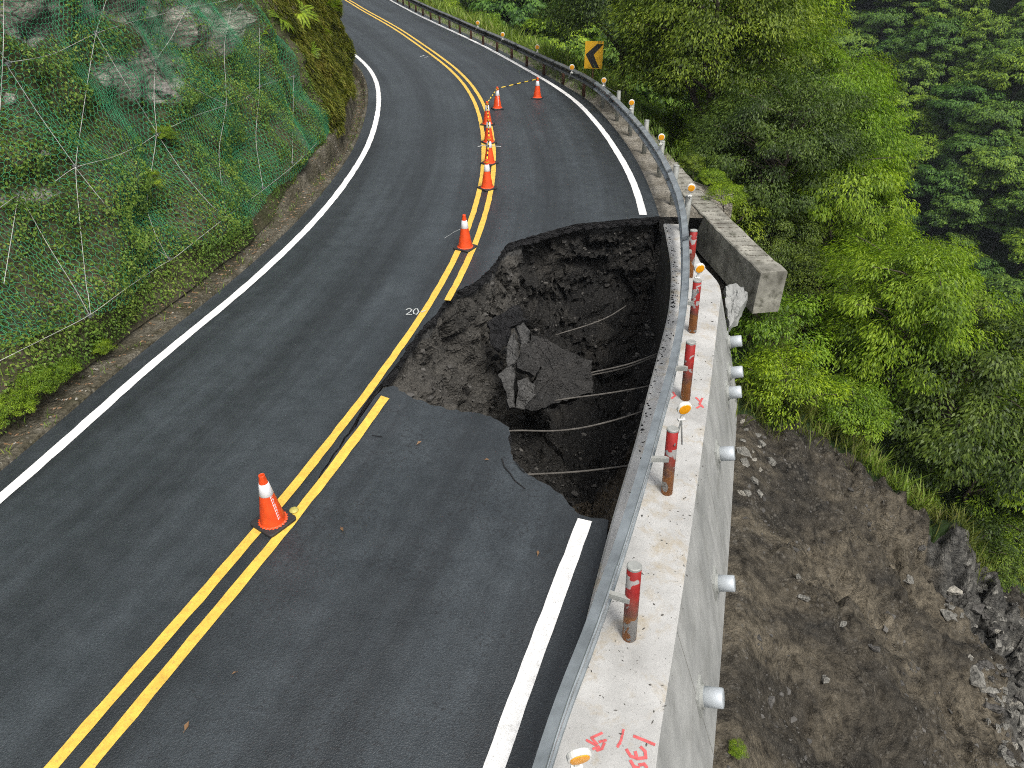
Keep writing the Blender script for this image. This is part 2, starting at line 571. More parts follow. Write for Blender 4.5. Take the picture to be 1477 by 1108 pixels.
def mat_cut():
    m, nt, b, _ = new_mat('cut_slope_earth')
    v = coords(nt)
    at = nt.nodes.new('ShaderNodeAttribute')
    at.attribute_name = 'rock'
    f = noise(nt, v, 0.9, 8, 0.68, 0.3)
    soil = ramp(nt, f, [(0.28, (0.025, 0.035, 0.012)), (0.45, (0.060, 0.060, 0.030)), (0.6, (0.085, 0.075, 0.05)), (0.75, (0.14, 0.125, 0.10))])
    mp = node(nt, 'ShaderNodeMapping')
    mp.inputs['Rotation'].default_value = (R(25), R(12), R(20))
    mp.inputs['Scale'].default_value = (0.6, 0.6, 3.2)
    nt.links.new(v, mp.inputs[0])
    st = noise(nt, mp.outputs[0], 1.6, 8, 0.7, 0.4)
    rk = ramp(nt, st, [(0.3, (0.04, 0.04, 0.034)), (0.45, (0.13, 0.125, 0.10)), (0.58, (0.27, 0.26, 0.22)), (0.72, (0.42, 0.40, 0.35))])
    rk = mix(nt, ramp(nt, noise(nt, v, 1.6, 6, 0.7), [(0.55, 0.0), (0.66, .7)]), rk, (0.06, 0.075, 0.03))
    ve = nt.nodes.new('ShaderNodeTexVoronoi')
    ve.feature = 'DISTANCE_TO_EDGE'
    ve.inputs['Scale'].default_value = 1.5
    wv = node(nt, 'ShaderNodeVectorMath', operation='ADD')
    nz = node(nt, 'ShaderNodeTexNoise', Scale=1.3, Detail=5.0)
    nt.links.new(mp.outputs[0], nz.inputs['Vector'])
    nt.links.new(nz.outputs['Color'], wv.inputs[0])
    nt.links.new(mp.outputs[0], wv.inputs[1])
    nt.links.new(wv.outputs[0], ve.inputs['Vector'])
    rk = mix(nt, ramp(nt, ve.outputs['Distance'], [(0.0, 0.9), (0.05, 0.0)]), rk, (0.02, 0.022, 0.015))
    n = node(nt, 'ShaderNodeMath', operation='MULTIPLY_ADD')
    nt.links.new(noise(nt, v, 3.0, 6, 0.7), n.inputs[0])
    n.inputs[1].default_value = 0.7
    nt.links.new(at.outputs['Fac'], n.inputs[2])
    c = mix(nt, ramp(nt, n.outputs[0], [(0.74, 0.0), (0.80, 1.0)]), soil, rk)
    g = noise(nt, v, 9.0, 8, 0.72)
    c = mix(nt, 1.0, c, ramp(nt, g, [(0.28, 0.5), (0.72, 1.45)]), 'MULTIPLY')
    nt.links.new(c, b.inputs['Base Color'])
    b.inputs['Roughness'].default_value = 0.95
    b.inputs['Specular IOR Level'].default_value = 0.15
    bump(nt, b, mix(nt, 0.5, g, st), 1.0, 0.10)
    return m

M = {}
M['asphalt'] = mat_asphalt()
M['asphalt_broken'] = mat_soil('asphalt_broken', [(0.3, (0.012, 0.012, 0.013)), (0.7, (0.034, 0.034, 0.035))], 5, 30, 0.9, 0.5, (0.10, 0.10, 0.10))
M['yellow'] = mat_paint('yellow_road_paint', (0.78, 0.50, 0.075), 0.5)
M['white'] = mat_paint('white_road_paint', (0.84, 0.84, 0.82), 0.4)
M['conc_new'] = mat_concrete('new_concrete', (0.30, 0.30, 0.288), (0.47, 0.47, 0.455), (0.30, 0.235, 0.13), 1.5, 0.7, 0.7)
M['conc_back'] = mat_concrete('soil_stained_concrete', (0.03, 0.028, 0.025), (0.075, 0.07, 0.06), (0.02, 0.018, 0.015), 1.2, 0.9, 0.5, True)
M['conc_face'] = mat_concrete('formed_concrete_face', (0.25, 0.257, 0.247), (0.40, 0.405, 0.39), (0.19, 0.19, 0.17), 0.8, 0.5, 0.15, True)
M['conc_old'] = mat_concrete('old_concrete', (0.12, 0.115, 0.095), (0.36, 0.35, 0.30), (0.055, 0.055, 0.035), 2.6, 1.0, 0.7, True)
M['conc_gutter'] = mat_soil('gutter_concrete_and_dirt', [(0.26, (0.030, 0.032, 0.016)), (0.45, (0.070, 0.063, 0.042)), (0.6, (0.115, 0.105, 0.080)), (0.78, (0.21, 0.20, 0.165))], 1.7, 13, 1.0, 0.5, (0.26, 0.24, 0.20))
M['pit'] = mat_pit()
M['slide'] = mat_slide()
M['forest_floor'] = mat_soil('forest_floor', [(0.3, (0.012, 0.024, 0.008)), (0.7, (0.035, 0.060, 0.018))], 0.6, 5, 0.8, 0.1)
M['cut'] = mat_cut()
M['shoulder'] = mat_soil('shoulder_dirt', [(0.28, (0.09, 0.08, 0.06)), (0.5, (0.19, 0.175, 0.145)), (0.75, (0.30, 0.285, 0.25))], 1.6, 14, 0.8, 0.5, (0.32, 0.30, 0.27))
M['rock'] = mat_soil('grey_rock', [(0.3, (0.10, 0.10, 0.09)), (0.7, (0.28, 0.27, 0.24))], 1.0, 3.5, 0.7, 0.0)
M['rock_dark'] = mat_soil('dark_rock', [(0.3, (0.045, 0.043, 0.040)), (0.7, (0.13, 0.125, 0.115))], 1.0, 3.5, 0.7, 0.0)
M['rock_pale'] = mat_soil('pale_rock', [(0.3, (0.22, 0.21, 0.18)), (0.7, (0.38, 0.36, 0.31))], 1.0, 3.5, 0.7, 0.0)
M['galv'] = mat_simple('galvanised_steel', (0.34, 0.375, 0.39), 0.45, 0.6, 0.35, 4, 0.5)
M['galv_dull'] = mat_simple('weathered_shaded_steel', (0.15, 0.16, 0.155), 0.55, 0.4, 0.35, 3, 0.4)  # weathered zinc, darkened further to carry the far beam's shaded face
M['galv_post'] = mat_simple('grey_post_zinc', (0.33, 0.34, 0.32), 0.6, 0.2, 0.3, 5, 0.4)
M['zinc_cap'] = mat_simple('pale_zinc', (0.50, 0.54, 0.57), 0.45, 0.25, 0.1, 7)
M['rusty'] = mat_simple('rusty_post', (0.10, 0.045, 0.025), 0.8, 0.0, 0.5, 7)
M['redpost'] = mat_post_red()
M['cone'] = mat_simple('cone_orange_pvc', (0.74, 0.075, 0.013), 0.45, 0, 0.28, 9)
M['sleeve'] = mat_simple('reflective_white', (0.78, 0.78, 0.80), 0.4, 0, 0.06, 12)
M['rubber'] = mat_simple('black_rubber', (0.022, 0.021, 0.022), 0.7, 0, 0.3, 9)
M['bar'] = mat_stripes('bar_stripes', (0.02, 0.02, 0.02), (0.75, 0.52, 0.04), 0.40)
M['amber'] = mat_simple('amber_reflector', (0.85, 0.36, 0.01), 0.25, 0, 0.12, 20)
M['plastic'] = mat_simple('white_plastic', (0.72, 0.72, 0.68), 0.5, 0, 0.1, 12)
M['sign_y'] = mat_simple('sign_yellow', (0.72, 0.40, 0.015), 0.45, 0, 0.08, 5)
M['sign_k'] = mat_simple('sign_black', (0.015, 0.015, 0.015), 0.5, 0, 0.2, 5)
M['grass_dry'] = mat_simple('faded_yellow', (0.42, 0.38, 0.10), 0.6, 0, 0.3, 15)
M['rod'] = mat_simple('cement_coated_rod', (0.10, 0.093, 0.082), 0.85, 0, 0.4, 9)
M['rope'] = mat_simple('galvanised_wire_rope', (0.40, 0.40, 0.37), 0.5, 0.2, 0.2, 9)
M['net'] = mat_simple('green_coated_wire', (0.036, 0.235, 0.105), 0.5, 0, 0.35, 1.5)
M['bark'] = mat_simple('bark', (0.075, 0.062, 0.048), 0.9, 0, 0.45, 4, 0.2, 0.6)
M['red_mark'] = mat_simple('red_spray_paint', (0.55, 0.10, 0.10), 0.7, 0, 0.35, 25)
M['white_mark'] = mat_simple('white_chalk_paint', (0.42, 0.44, 0.43), 0.8, 0, 0.2, 25)
M['dry_leaf'] = mat_simple('dry_leaf', (0.20, 0.115, 0.055), 0.7, 0, 0.3, 20)
M['leaf_a'] = mat_leaf('leaf_mid_green', [(0.030, 0.054, 0.008), (0.078, 0.128, 0.014), (0.145, 0.215, 0.022), (0.225, 0.300, 0.028)], 0.34)
M['leaf_b'] = mat_leaf('leaf_bright_green', [(0.062, 0.115, 0.009), (0.145, 0.240, 0.015), (0.235, 0.350, 0.020), (0.320, 0.440, 0.028)], 0.38)
M['leaf_c'] = mat_leaf('leaf_deep_green', [(0.022, 0.040, 0.008), (0.050, 0.085, 0.013), (0.092, 0.140, 0.019), (0.145, 0.205, 0.026)], 0.30)
M['leaf_far'] = mat_leaf('leaf_far_forest', [(0.030, 0.066, 0.014), (0.080, 0.155, 0.022), (0.150, 0.250, 0.028), (0.225, 0.340, 0.038)], 0.3, 0.6, 0.5)
M['leaf_ground'] = mat_leaf('leaf_ground_cover', [(0.040, 0.075, 0.014), (0.095, 0.175, 0.024), (0.155, 0.265, 0.034), (0.23, 0.30, 0.05)], 0.32, 0.55)
M['leaf_moss'] = mat_leaf('leaf_moss_grass', [(0.05, 0.06, 0.012), (0.10, 0.125, 0.018), (0.15, 0.17, 0.022), (0.19, 0.17, 0.05)], 0.28, 0.6)
M['grass'] = mat_leaf('grass_blades', [(0.08, 0.12, 0.016), (0.15, 0.235, 0.026), (0.22, 0.32, 0.04), (0.32, 0.33, 0.11)], 0.38)
M['water'] = mat_simple('river_gravel', (0.20, 0.205, 0.20), 0.8, 0, 0.35, 0.6)

# ------------------------------------------------------------------ the road's plan (metres; camera stands over the origin)
YLp = [(-6.1, -4.0), (-3.72, 3.08), (-2.77, 5.91), (-1.97, 8.78), (-1.34, 11.70), (-0.95, 14.66), (-0.78, 17.64), (-0.81, 20.62), (-1.0, 23.6), (-1.35, 26.57),
       (-1.89, 29.5), (-2.62, 32.4), (-3.5, 35.25), (-4.45, 38.09), (-5.41, 40.91), (-6.4, 43.73), (-7.45, 46.52), (-8.54, 49.3), (-9.64, 52.08), (-10.7, 54.87), (-11.75, 57.68), (-15.2, 66.5), (-19.5, 76.0)]
YL = crom(YLp, 0.2, 6)
CEN = offset(YL, 0.14)
RWp = [(-2.45, -4.0), (-0.13, 3.08), (0.84, 5.89), (1.72, 8.74), (2.42, 11.65), (2.88, 14.59), (3.05, 17.56), (2.96, 20.53), (2.71, 23.5), (2.29, 26.44),
       (1.59, 29.32), (0.71, 32.17), (-0.21, 35.0), (-1.17, 37.81), (-2.19, 40.6), (-3.26, 43.38), (-4.33, 46.16), (-5.39, 48.94), (-6.41, 51.73), (-7.4, 54.54), (-12.0, 67.6), (-15.6, 76.0)]
RW = crom(RWp, 0.2, 6)
LWp = [(-9.2, -4.0), (-6.95, 2.5), (-6.03, 6.19), (-5.48, 9.1), (-4.83, 12.0), (-4.38, 14.93), (-4.18, 17.9), (-4.18, 20.86), (-4.4, 23.82), (-4.77, 26.77), (-5.31, 29.7), (-6.07, 32.56), (-7.07, 35.36), (-8.16, 38.12),
       (-9.7, 42.4), (-11.8, 48.0), (-14.0, 53.5), (-16.0, 58.9), (-18.8, 66.0), (-22.6, 74.6)]
LW = crom(LWp, 0.2, 6)
ERp = [(-2.0, -4.0), (0.28, 3.03), (0.62, 4.14), (0.82, 4.82), (1.14, 5.86), (1.62, 7.3), (1.87, 8.16), (2.29, 9.51), (2.66, 10.76), (2.98, 12.27), (3.14, 13.51), (3.31, 15.34), (3.40, 17.27), (3.41, 19.19),
       (3.32, 21.5), (3.16, 23.43), (2.97, 25.08), (2.68, 27.0), (1.96, 29.45), (1.09, 32.3), (0.17, 35.13), (-0.79, 37.95), (-1.80, 40.75), (-2.87, 43.5), (-3.95, 46.3), (-5.0, 49.1), (-6.0, 51.9), (-7.0, 54.7), (-11.6, 67.75), (-15.2, 76.2)]
ER = crom(ERp, 0.2, 5)
EL = offset(LW, -0.38)

def y_at(c, y):
    return np.array((np.interp(y, c[:, 1], c[:, 0]), y))

def sdist(q, c):
    """signed distance from polyline c (+ to the right), and y of the nearest point"""
    q = np.asarray(q, float)
    a, b = c[:-1], c[1:]
    best = np.full(len(q), 1e9); sg = np.zeros(len(q)); yy = np.zeros(len(q))
    for s in range(0, len(a), 2):
        e = min(s + 2, len(a))
        A, B = a[s], b[e - 1]
        ab = B - A
        t = np.clip(((q - A) @ ab) / (ab @ ab), 0, 1)
        pr = A + t[:, None] * ab
        d = np.hypot(*(q - pr).T)
        cr = ab[1] * (q[:, 0] - A[0]) - ab[0] * (q[:, 1] - A[1])
        k = d < best
        best[k] = d[k]; sg[k] = np.sign(cr[k]); yy[k] = pr[k, 1]
    return best * sg, yy

def slump(q):
    """the slab beside the hole has settled towards the edge"""
    q = np.atleast_2d(q)
    lat, _ = sdist(q, CEN)
    return -0.09 * sstep(0.0, 0.5, lat) * sstep(4.6, 7.6, q[:, 1]) * (1 - sstep(9.0, 9.3, q[:, 1]))

# ------------------------------------------------------------------ the hole's rim (pixels on the road plane, far right -> left -> near right)
rim_far = [(951, 312), (893, 317), (831, 323), (800, 331), (772, 339), (748, 346), (731, 352), (723, 364), (715, 378), (706, 389), (685, 408), (658, 420), (645, 430), (636, 441),
           (627, 456), (614, 468), (602, 480), (588, 500), (573, 524)]
crack_l = [(562, 538), (551, 551), (536, 569), (523, 588), (515, 602), (510, 612), (503, 624), (496, 631), (489, 645), (480, 655), (473, 668), (464, 679), (458, 692), (449, 704), (441, 720)]
crack_r = [(443, 719), (451, 705), (460, 692), (466, 680), (475, 669), (482, 656), (491, 646), (499, 632), (506, 625), (514, 615), (519, 604), (529, 590), (541, 572), (553, 560)]
rim_near = [(567, 555), (577, 559), (600, 569), (623, 576), (645, 582), (665, 586), (688, 589), (706, 593), (722, 602), (733, 609), (735, 618), (733, 628), (736, 645), (743, 661), (756, 674), (772, 684),
            (795, 697), (814, 711), (824, 724), (831, 734), (846, 741), (860, 744), (878, 747)]
def to_plan(l):
    return [P(*q)[:2] for q in l]
def jag(pts, step, amp, seed):
    r = random.Random(seed)
    o = []
    for a, b in zip(pts[:-1], pts[1:]):
        n = max(1, int(np.linalg.norm(b - a) / step))
        for i in range(n):
            t = i / n
            j = np.array((r.uniform(-amp, amp), r.uniform(-amp, amp))) if (i or len(o)) else 0
            o.append(a + (b - a) * t + j)
    o.append(pts[-1])
    return o
rf = jag(to_plan(rim_far), 0.07, 0.022, 1)
cl_ = to_plan(crack_l); cr_ = to_plan(crack_r)
rn = jag(to_plan(rim_near), 0.06, 0.02, 2)
RIM = [np.array(q) for q in rf + cl_ + cr_ + rn]
y_far, y_near = rf[0][1], rn[-1][1]

# ------------------------------------------------------------------ road sheet
def build_road():
    er = ER[::2]
    right_near = [q for q in er if q[1] < y_near - 0.15]
    right_far = [q for q in er if q[1] > y_far + 0.15]
    bd = right_near[:]                                       # going up along the near right edge
    bd += [np.array(q) for q in reversed(RIM)]
    bd += right_far
    bd += [q for q in reversed(EL[::2])]
    n = len(bd)
    pts = [Vector((float(q[0]), float(q[1]))) for q in bd]
    extra = []
    rr = random.Random(5)
    for x in np.arange(-9, 4, 0.3):
        for y in np.arange(2.5, 9.5, 0.3):
            extra.append((x + rr.uniform(-.05, .05), y + rr.uniform(-.05, .05)))
    for o in np.arange(-3.3, 3.3, 0.8):
        for q in offset(CEN, o)[::5]:
            if q[1] > 9.6:
                extra.append(tuple(q))
    # keep extra points a little away from the boundary
    B = np.array(bd)
    ex = np.array(extra)
    dm = np.min(np.hypot(ex[:, None, 0] - B[None, :, 0], ex[:, None, 1] - B[None, :, 1]), axis=1)
    ex = ex[dm > 0.08]
    pts += [Vector((float(a), float(b))) for a, b in ex]
    res = delaunay_2d_cdt(pts, [], [list(range(n))], 1, 1e-5)
    V, Fc = res[0], res[2]
    v2 = np.array([(q.x, q.y) for q in V])
    z = slump(v2)
    v3 = np.c_[v2, z]
    F = [tuple(f) for f in Fc]
    fl = []
    for f in F:
        a, b, c = (v2[i] for i in f[:3])
        if (b[0] - a[0]) * (c[1] - a[1]) - (b[1] - a[1]) * (c[0] - a[0]) < 0:
            f = tuple(reversed(f))
        fl.append(f)
    me = mesh('road', v3, fl)
    lat, yy = sdist(v2, CEN)
    uv = me.uv_layers.new(name='road')
    li = np.zeros(len(me.loops), np.int32)
    me.loops.foreach_get('vertex_index', li)
    uv.data.foreach_set('uv', np.c_[lat, yy][li].astype(np.float32).ravel())
    road = obj('road', me, M['asphalt'])
    tag(road, 'dark grey asphalt mountain road curving left, half collapsed', kind='structure')
    # the broken edge: asphalt thickness hung from the boundary
    from collections import Counter
    cnt = Counter()
    for f in fl:
        for i in range(len(f)):
            cnt[(f[i], f[(i + 1) % len(f)])] += 1
    bedges = [e for e in cnt if (e[1], e[0]) not in cnt]
    sv, sf, idx = [], [], {}
    rg = random.Random(3)
    def vid(i, lvl):
        if (i, lvl) not in idx:
            q = v3[i]
            h = (0.0, 0.035, 0.075, 0.16)[lvl]
            j = (0, 0.012, 0.022, 0.04)[lvl]
            idx[(i, lvl)] = len(sv)
            sv.append((q[0] + rg.uniform(-j, j), q[1] + rg.uniform(-j, j), q[2] - h - (0.001 if lvl == 0 else 0) + rg.uniform(-j, j) * 0.6))
        return idx[(i, lvl)]
    for a, b in bedges:
        for l in range(3):
            sf.append((vid(a, l), vid(a, l + 1), vid(b, l + 1), vid(b, l)))
    e = obj('broken_edge', mesh('broken_edge', sv, sf), M['asphalt_broken'], road)
    return road
road = build_road()

def strip(name, curve, off, width, y0, y1, m, lift=0.006, jagged=0.0):
    c = offset(curve, off)
    k = (c[:, 1] >= y0) & (c[:, 1] <= y1)
    c = c[k]
    nn = normals2(c)
    rg = np.random.default_rng(len(c))
    w = width / 2 + rg.normal(0, 0.0035, (len(c), 2))
    a = c - nn * w[:, :1]; b = c + nn * w[:, 1:]
    za, zb = slump(a) + lift, slump(b) + lift
    v = np.r_[np.c_[a, za], np.c_[b, zb]]
    n = len(c)
    f = np.array([(i, n + i, n + i + 1, i + 1) for i in range(n - 1)])
    o = obj(name, mesh(name, v, f), m, road)
    return o
strip('yellow_line', CEN, -0.14, 0.12, -4, 75, M['yellow'])
strip('yellow_line', CEN, 0.14, 0.12, -4, 8.45, M['yellow'])
strip('yellow_line', CEN, 0.14, 0.12, 11.12, 75, M['yellow'])
strip('edge_line', LW, 0.0, 0.16, -4, 74, M['white'])
strip('edge_line', RW, 0.0, 0.17, -4, 6.0, M['white'])
strip('edge_line', RW, 0.0, 0.17, 15.38, 75, M['white'])

def strokes(name, polys, z, width, m, parent, lift=0.005):
    mb = MB()
    for pl in polys:
        q = [P(a, b, z) for a, b in pl]
        for i in range(len(q) - 1):
            a, b = q[i][:2], q[i + 1][:2]
            t = (b - a) / (np.linalg.norm(b - a) + 1e-9)
            nn = np.array((t[1], -t[0])) * width / 2
            a2, b2 = a - t * width * .3, b + t * width * .3
            l = lift + 0.0004 * i + 0.0001 * len(mb.f)
            mb.add([(*(a2 + nn), z + l), (*(b2 + nn), z + l), (*(b2 - nn), z + l), (*(a2 - nn), z + l)], [(0, 1, 2, 3)])
    return mb.build(name, m, parent)
strokes('painted_number', [[(586, 447), (590, 445), (594, 447), (592, 450), (586, 454), (594, 454)],
                           [(599, 446), (596, 449), (597, 453), (601, 454), (604, 450), (602, 446), (599, 446)]], 0, 0.020, M['white_mark'], road)
strokes('survey_mark', [[(608, 451), (613, 449)]], 0, 0.03, M['white_mark'], road, 0.012)
strokes('survey_mark', [[(606, 82), (612, 80)], [(613, 83), (617, 82)]], 0, 0.06, M['white_mark'], road)
strokes('survey_mark', [[(641, 344), (655, 335), (664, 331)]], 0, 0.008, M['white_mark'], road)
strokes('survey_mark', [[(690, 212), (697, 210), (722, 212)]], 0, 0.05, M['white_mark'], road, 0.012)
# fine cracks in the slab next to the hole (dark, real gaps are the large one above)
strokes('hairline_crack', [[(724, 662), (728, 675), (736, 684), (742, 694), (757, 706)], [(744, 667), (752, 678), (757, 683)], [(520, 620), (534, 629), (551, 631)]], -0.07, 0.016, M['asphalt_broken'], road, 0.012)

# ------------------------------------------------------------------ terrain on the valley side
SCAR = np.array([(0, -6), (30, -6)] , float)
crest_px = [(1066, 600), (1130, 640), (1200, 680), (1280, 740), (1340, 800), (1400, 840), (1500, 858)]

def terrain0(q):
    d, yy = sdist(q, ER)
    y = yy
    base = np.where(y < 11.5, -2.15, np.where(y < 16, -1.75, -1.5))
    base = -2.15 + 0.75 * sstep(10.5, 17, y)
    d0 = 1.75 + 0.1 * sstep(11, 17, y)
    dn = np.maximum(d - d0, 0)
    z = base - 0.80 * dn
    # valley floor and the far hillside
    zf = -37.0
    z = np.where(z < zf, zf, z)
    far = -37.0 + 0.92 * np.maximum(d - 50, 0)
    z = np.maximum(z, np.minimum(far, 45))
    return z, d, y

def march(px, py, fn=None):
    d = ray(px, py)
    t = np.arange(6, 140, 0.1)
    q = np.c_[d[0] * t, d[1] * t]
    z = (fn or (lambda w: terrain0(w)[0]))(q)
    below = (CAM_H + d[2] * t) < z
    i = int(np.argmax(below)) if below.any() else len(t) - 1
    return np.array((q[i, 0], q[i, 1], z[i]))
CREST = np.array([march(a, b)[:2] for a, b in crest_px])

OUT_A, OUT_B = march(1425, 880)[:2], march(1500, 1060)[:2]
def outcrop(q):
    ab = OUT_B - OUT_A
    t = np.clip(((q - OUT_A) @ ab) / (ab @ ab), 0, 1)
    dd = np.linalg.norm(q - OUT_A - t[:, None] * ab, axis=1)
    return 1 - sstep(.7, 1.9, dd + .5 * fbm(np.c_[q * .9, q[:, :1] * 0], 3))

def terrain(q):
    q = np.asarray(q, float)
    z, d, y = terrain0(q)
    cd, _ = sdist(q, CREST)                  # + = to the right of the crest line (towards the camera: the scar)
    inscar = (cd > 0) & (q[:, 1] < CREST[0, 1] + 0.5) | (q[:, 1] < 5)
    p3 = np.c_[q, np.zeros(len(q))]
    nd = sstep(1.7, 3.0, d)
    big = fbm(p3 * 0.16, 3) * 0.5 * sstep(3, 9, d) + fbm(p3 * 0.05 + 9, 3) * 2.2 * sstep(12, 40, d)
    # gullies running down the scar, rough clods
    lng = fbm(np.c_[q[:, 1] * 0.75 + q[:, 0] * 0.22, q[:, 0] * 0.13, z * 0], 3)
    st = fbm(p3 * 0.55 + 40, 3)
    ter = st * 4.0
    ter = (np.floor(ter) + sstep(0.55, 0.95, ter - np.floor(ter))) / 4.0
    fc = np.where((d < 16) & (d > 1), 1.0, 0.0)
    fac = np.zeros(len(q)); kk = fc > 0
    pz3 = np.c_[q, z]
    fac[kk] = facets(pz3[kk] * 1.5) * .16 + facets(pz3[kk] * 3.6 + 3, 5) * .07
    patch = sstep(-.15, .35, fbm(p3 * 0.4 + 77, 3))
    oc = outcrop(q)
    if oc.max() > 0:
        ko = (oc > 0) & kk
        fac[ko] += oc[ko] * (facets(pz3[ko] * np.array((1.3, 1.3, 2.2)) + 11, 2) * .42 + facets(pz3[ko] * 3.2, 6) * .16)
    fine = 0.28 * lng + fac * (.35 + .9 * patch) + 0.30 * ter + 0.20 * np.abs(fbm(p3 * 0.9, 4)) + 0.09 * fbm(p3 * 2.6, 4, .6) + 0.04 * np.abs(fbm(p3 * 7.0, 3))
    ridge = 0.35 * np.exp(-(cd - 0.2) ** 2 / 0.5) * (q[:, 0] > 5)
    drop = np.where(inscar, 0.0, -1.1 * sstep(0.0, 2.2, -cd)) * sstep(5.0, 8.0, q[:, 0]) * (1 - sstep(24, 34, d))
    z = z + big + np.where(d < 22, fine * nd * 1.3, 0) + ridge * nd + drop
    return z, d, y, inscar, cd

def axis(dense0, dense1, step, lo, hi, g=1.12):
    a = list(np.arange(dense0, dense1, step))
    s, v = step, dense1
    while v < hi:
        a.append(v); s = min(s * g, 4.0); v += s
    s, v, l = step, dense0, []
    while v > lo:
        s = min(s * g, 4.0); v -= s; l.append(v)
    return np.array(l[::-1] + a)
ax = axis(1.2, 14.0, 0.07, -60, 190)
ay = axis(1.5, 15.5, 0.07, -25, 210)
gx, gy = np.meshgrid(ax, ay)
tq = np.c_[gx.ravel(), gy.ravel()]
tz, td, ty, tin, tcd = terrain(tq)
nx, ny = len(ax), len(ay)
ii, jj = np.meshgrid(np.arange(nx - 1), np.arange(ny - 1))
a0 = (jj * nx + ii).ravel()
tf = np.c_[a0, a0 + 1, a0 + nx + 1, a0 + nx]
keepf = (td[tf] > 0.9).all(1) | ((td[tf] > 0.55) & (ty[tf] > 17)).all(1)
tf = tf[keepf]
soil_f = tin[tf].all(1) & (td[tf] < 26).all(1)
tv = np.c_[tq, tz]
def sub_mesh(name, faces):
    u, inv = np.unique(faces, return_inverse=True)
    return mesh(name, tv[u], inv.reshape(faces.shape))
slide = obj('landslide_slope', sub_mesh('landslide_slope', tf[soil_f]), M['slide'])
_u = np.unique(tf[soil_f])
_at = slide.data.attributes.new('rock', 'FLOAT', 'POINT')
_at.data.foreach_set('value', outcrop(tq[_u]).astype(np.float32))
tag(slide, 'bare grey-brown landslide scar falling away below the white wall', kind='structure')
valley = obj('hillside', sub_mesh('hillside', tf[~soil_f]), M['forest_floor'])
tag(valley, 'forested valley side and the hillside across the valley', kind='structure')
TBVH = BVHTree.FromPolygons([tuple(map(float, v)) for v in tv], [tuple(map(int, f)) for f in tf])
def tpix(px, py):
    d = Vector(ray(px, py)).normalized()
    h = TBVH.ray_cast(Vector((0, 0, CAM_H)), d)
    return None if h[0] is None else np.array(h[0])
def tz_at(x, y):
    h = TBVH.ray_cast(Vector((x, y, 100)), Vector((0, 0, -1)))
    return h[0].z if h[0] is not None else float(terrain(np.array([[x, y]]))[0][0])

# dry river bed at the valley bottom
rv = []
rc = offset(ER, 45.0)[::8]
for o in (-4.0, 4.0):
    rv.append(offset(ER, 46.5 + o)[::6])
n = len(rv[0])
obj_r = obj('river_bed', mesh('river_bed', np.r_[np.c_[rv[0], np.full(n, -34.0)], np.c_[rv[1], np.full(n, -34.0)]], np.array([(i, n + i, n + i + 1, i + 1) for i in range(n - 1)])), M['water'])
tag(obj_r, 'pale gravel river bed down in the valley', kind='structure')

# ------------------------------------------------------------------ shoulder beyond the new wall
def build_shoulder():
    c = ER[(ER[:, 1] > 15.25)]
    nn = normals2(c)
    rows = []
    offs = [0.0, 0.08, 0.25, 0.45, 0.65, 0.85, 1.05, 1.25, 1.5, 1.8, 2.2]
    for k, o in enumerate(offs):
        q = c + nn * o
        zz = -0.03 - 0.02 * (o > 0) + 0.03 * fbm(np.c_[q * 2.2, np.zeros(len(q))], 3) * (o > 0) - np.where(o > 1.1, (o - 1.1) * 1.3, 0) * sstep(17, 20, q[:, 1])
        zz = np.where((c[:, 1] < 17.5) & (o > 1.25), zz - 1.2 * (o - 1.2), zz)
        rows.append(np.c_[q, zz])
    rows.append(rows[-1] - np.array((0, 0, 1.8)))
    n = len(c)
    v = np.vstack(rows)
    f = [(k * n + i, (k + 1) * n + i, (k + 1) * n + i + 1, k * n + i + 1) for k in range(len(rows) - 1) for i in range(n - 1)]
    # the torn earth face towards the hole
    m = len(rows)
    base = len(v)
    fr = np.array([r[0] for r in rows])
    cols = [fr]
    for h in (0.3, 0.7, 1.2, 1.8, 2.6):
        q = fr + np.array((0, 0.1 * h, -h))
        q[:, 0] += 0.14 * fbm(q * 2.0, 3)
        q[:, 1] += 0.25 * fbm(q * 1.7 + 5, 3)
        cols.append(q)
    v = np.vstack([v] + cols[1:])
    def ix(l, k):
        return k * n if l == 0 else base + (l - 1) * m + k
    ff = [(ix(l, k), ix(l + 1, k), ix(l + 1, k + 1), ix(l, k + 1)) for l in range(5) for k in range(m - 1)]
    me = mesh('shoulder', v, f + ff)
    me.materials.append(M['shoulder']); me.materials.append(M['pit'])
    for p in me.polygons[len(f):]:
        p.material_index = 1
    o = obj('road_shoulder', me)
    tag(o, 'gravelly concrete shoulder under the far guardrail', kind='structure')
build_shoulder()

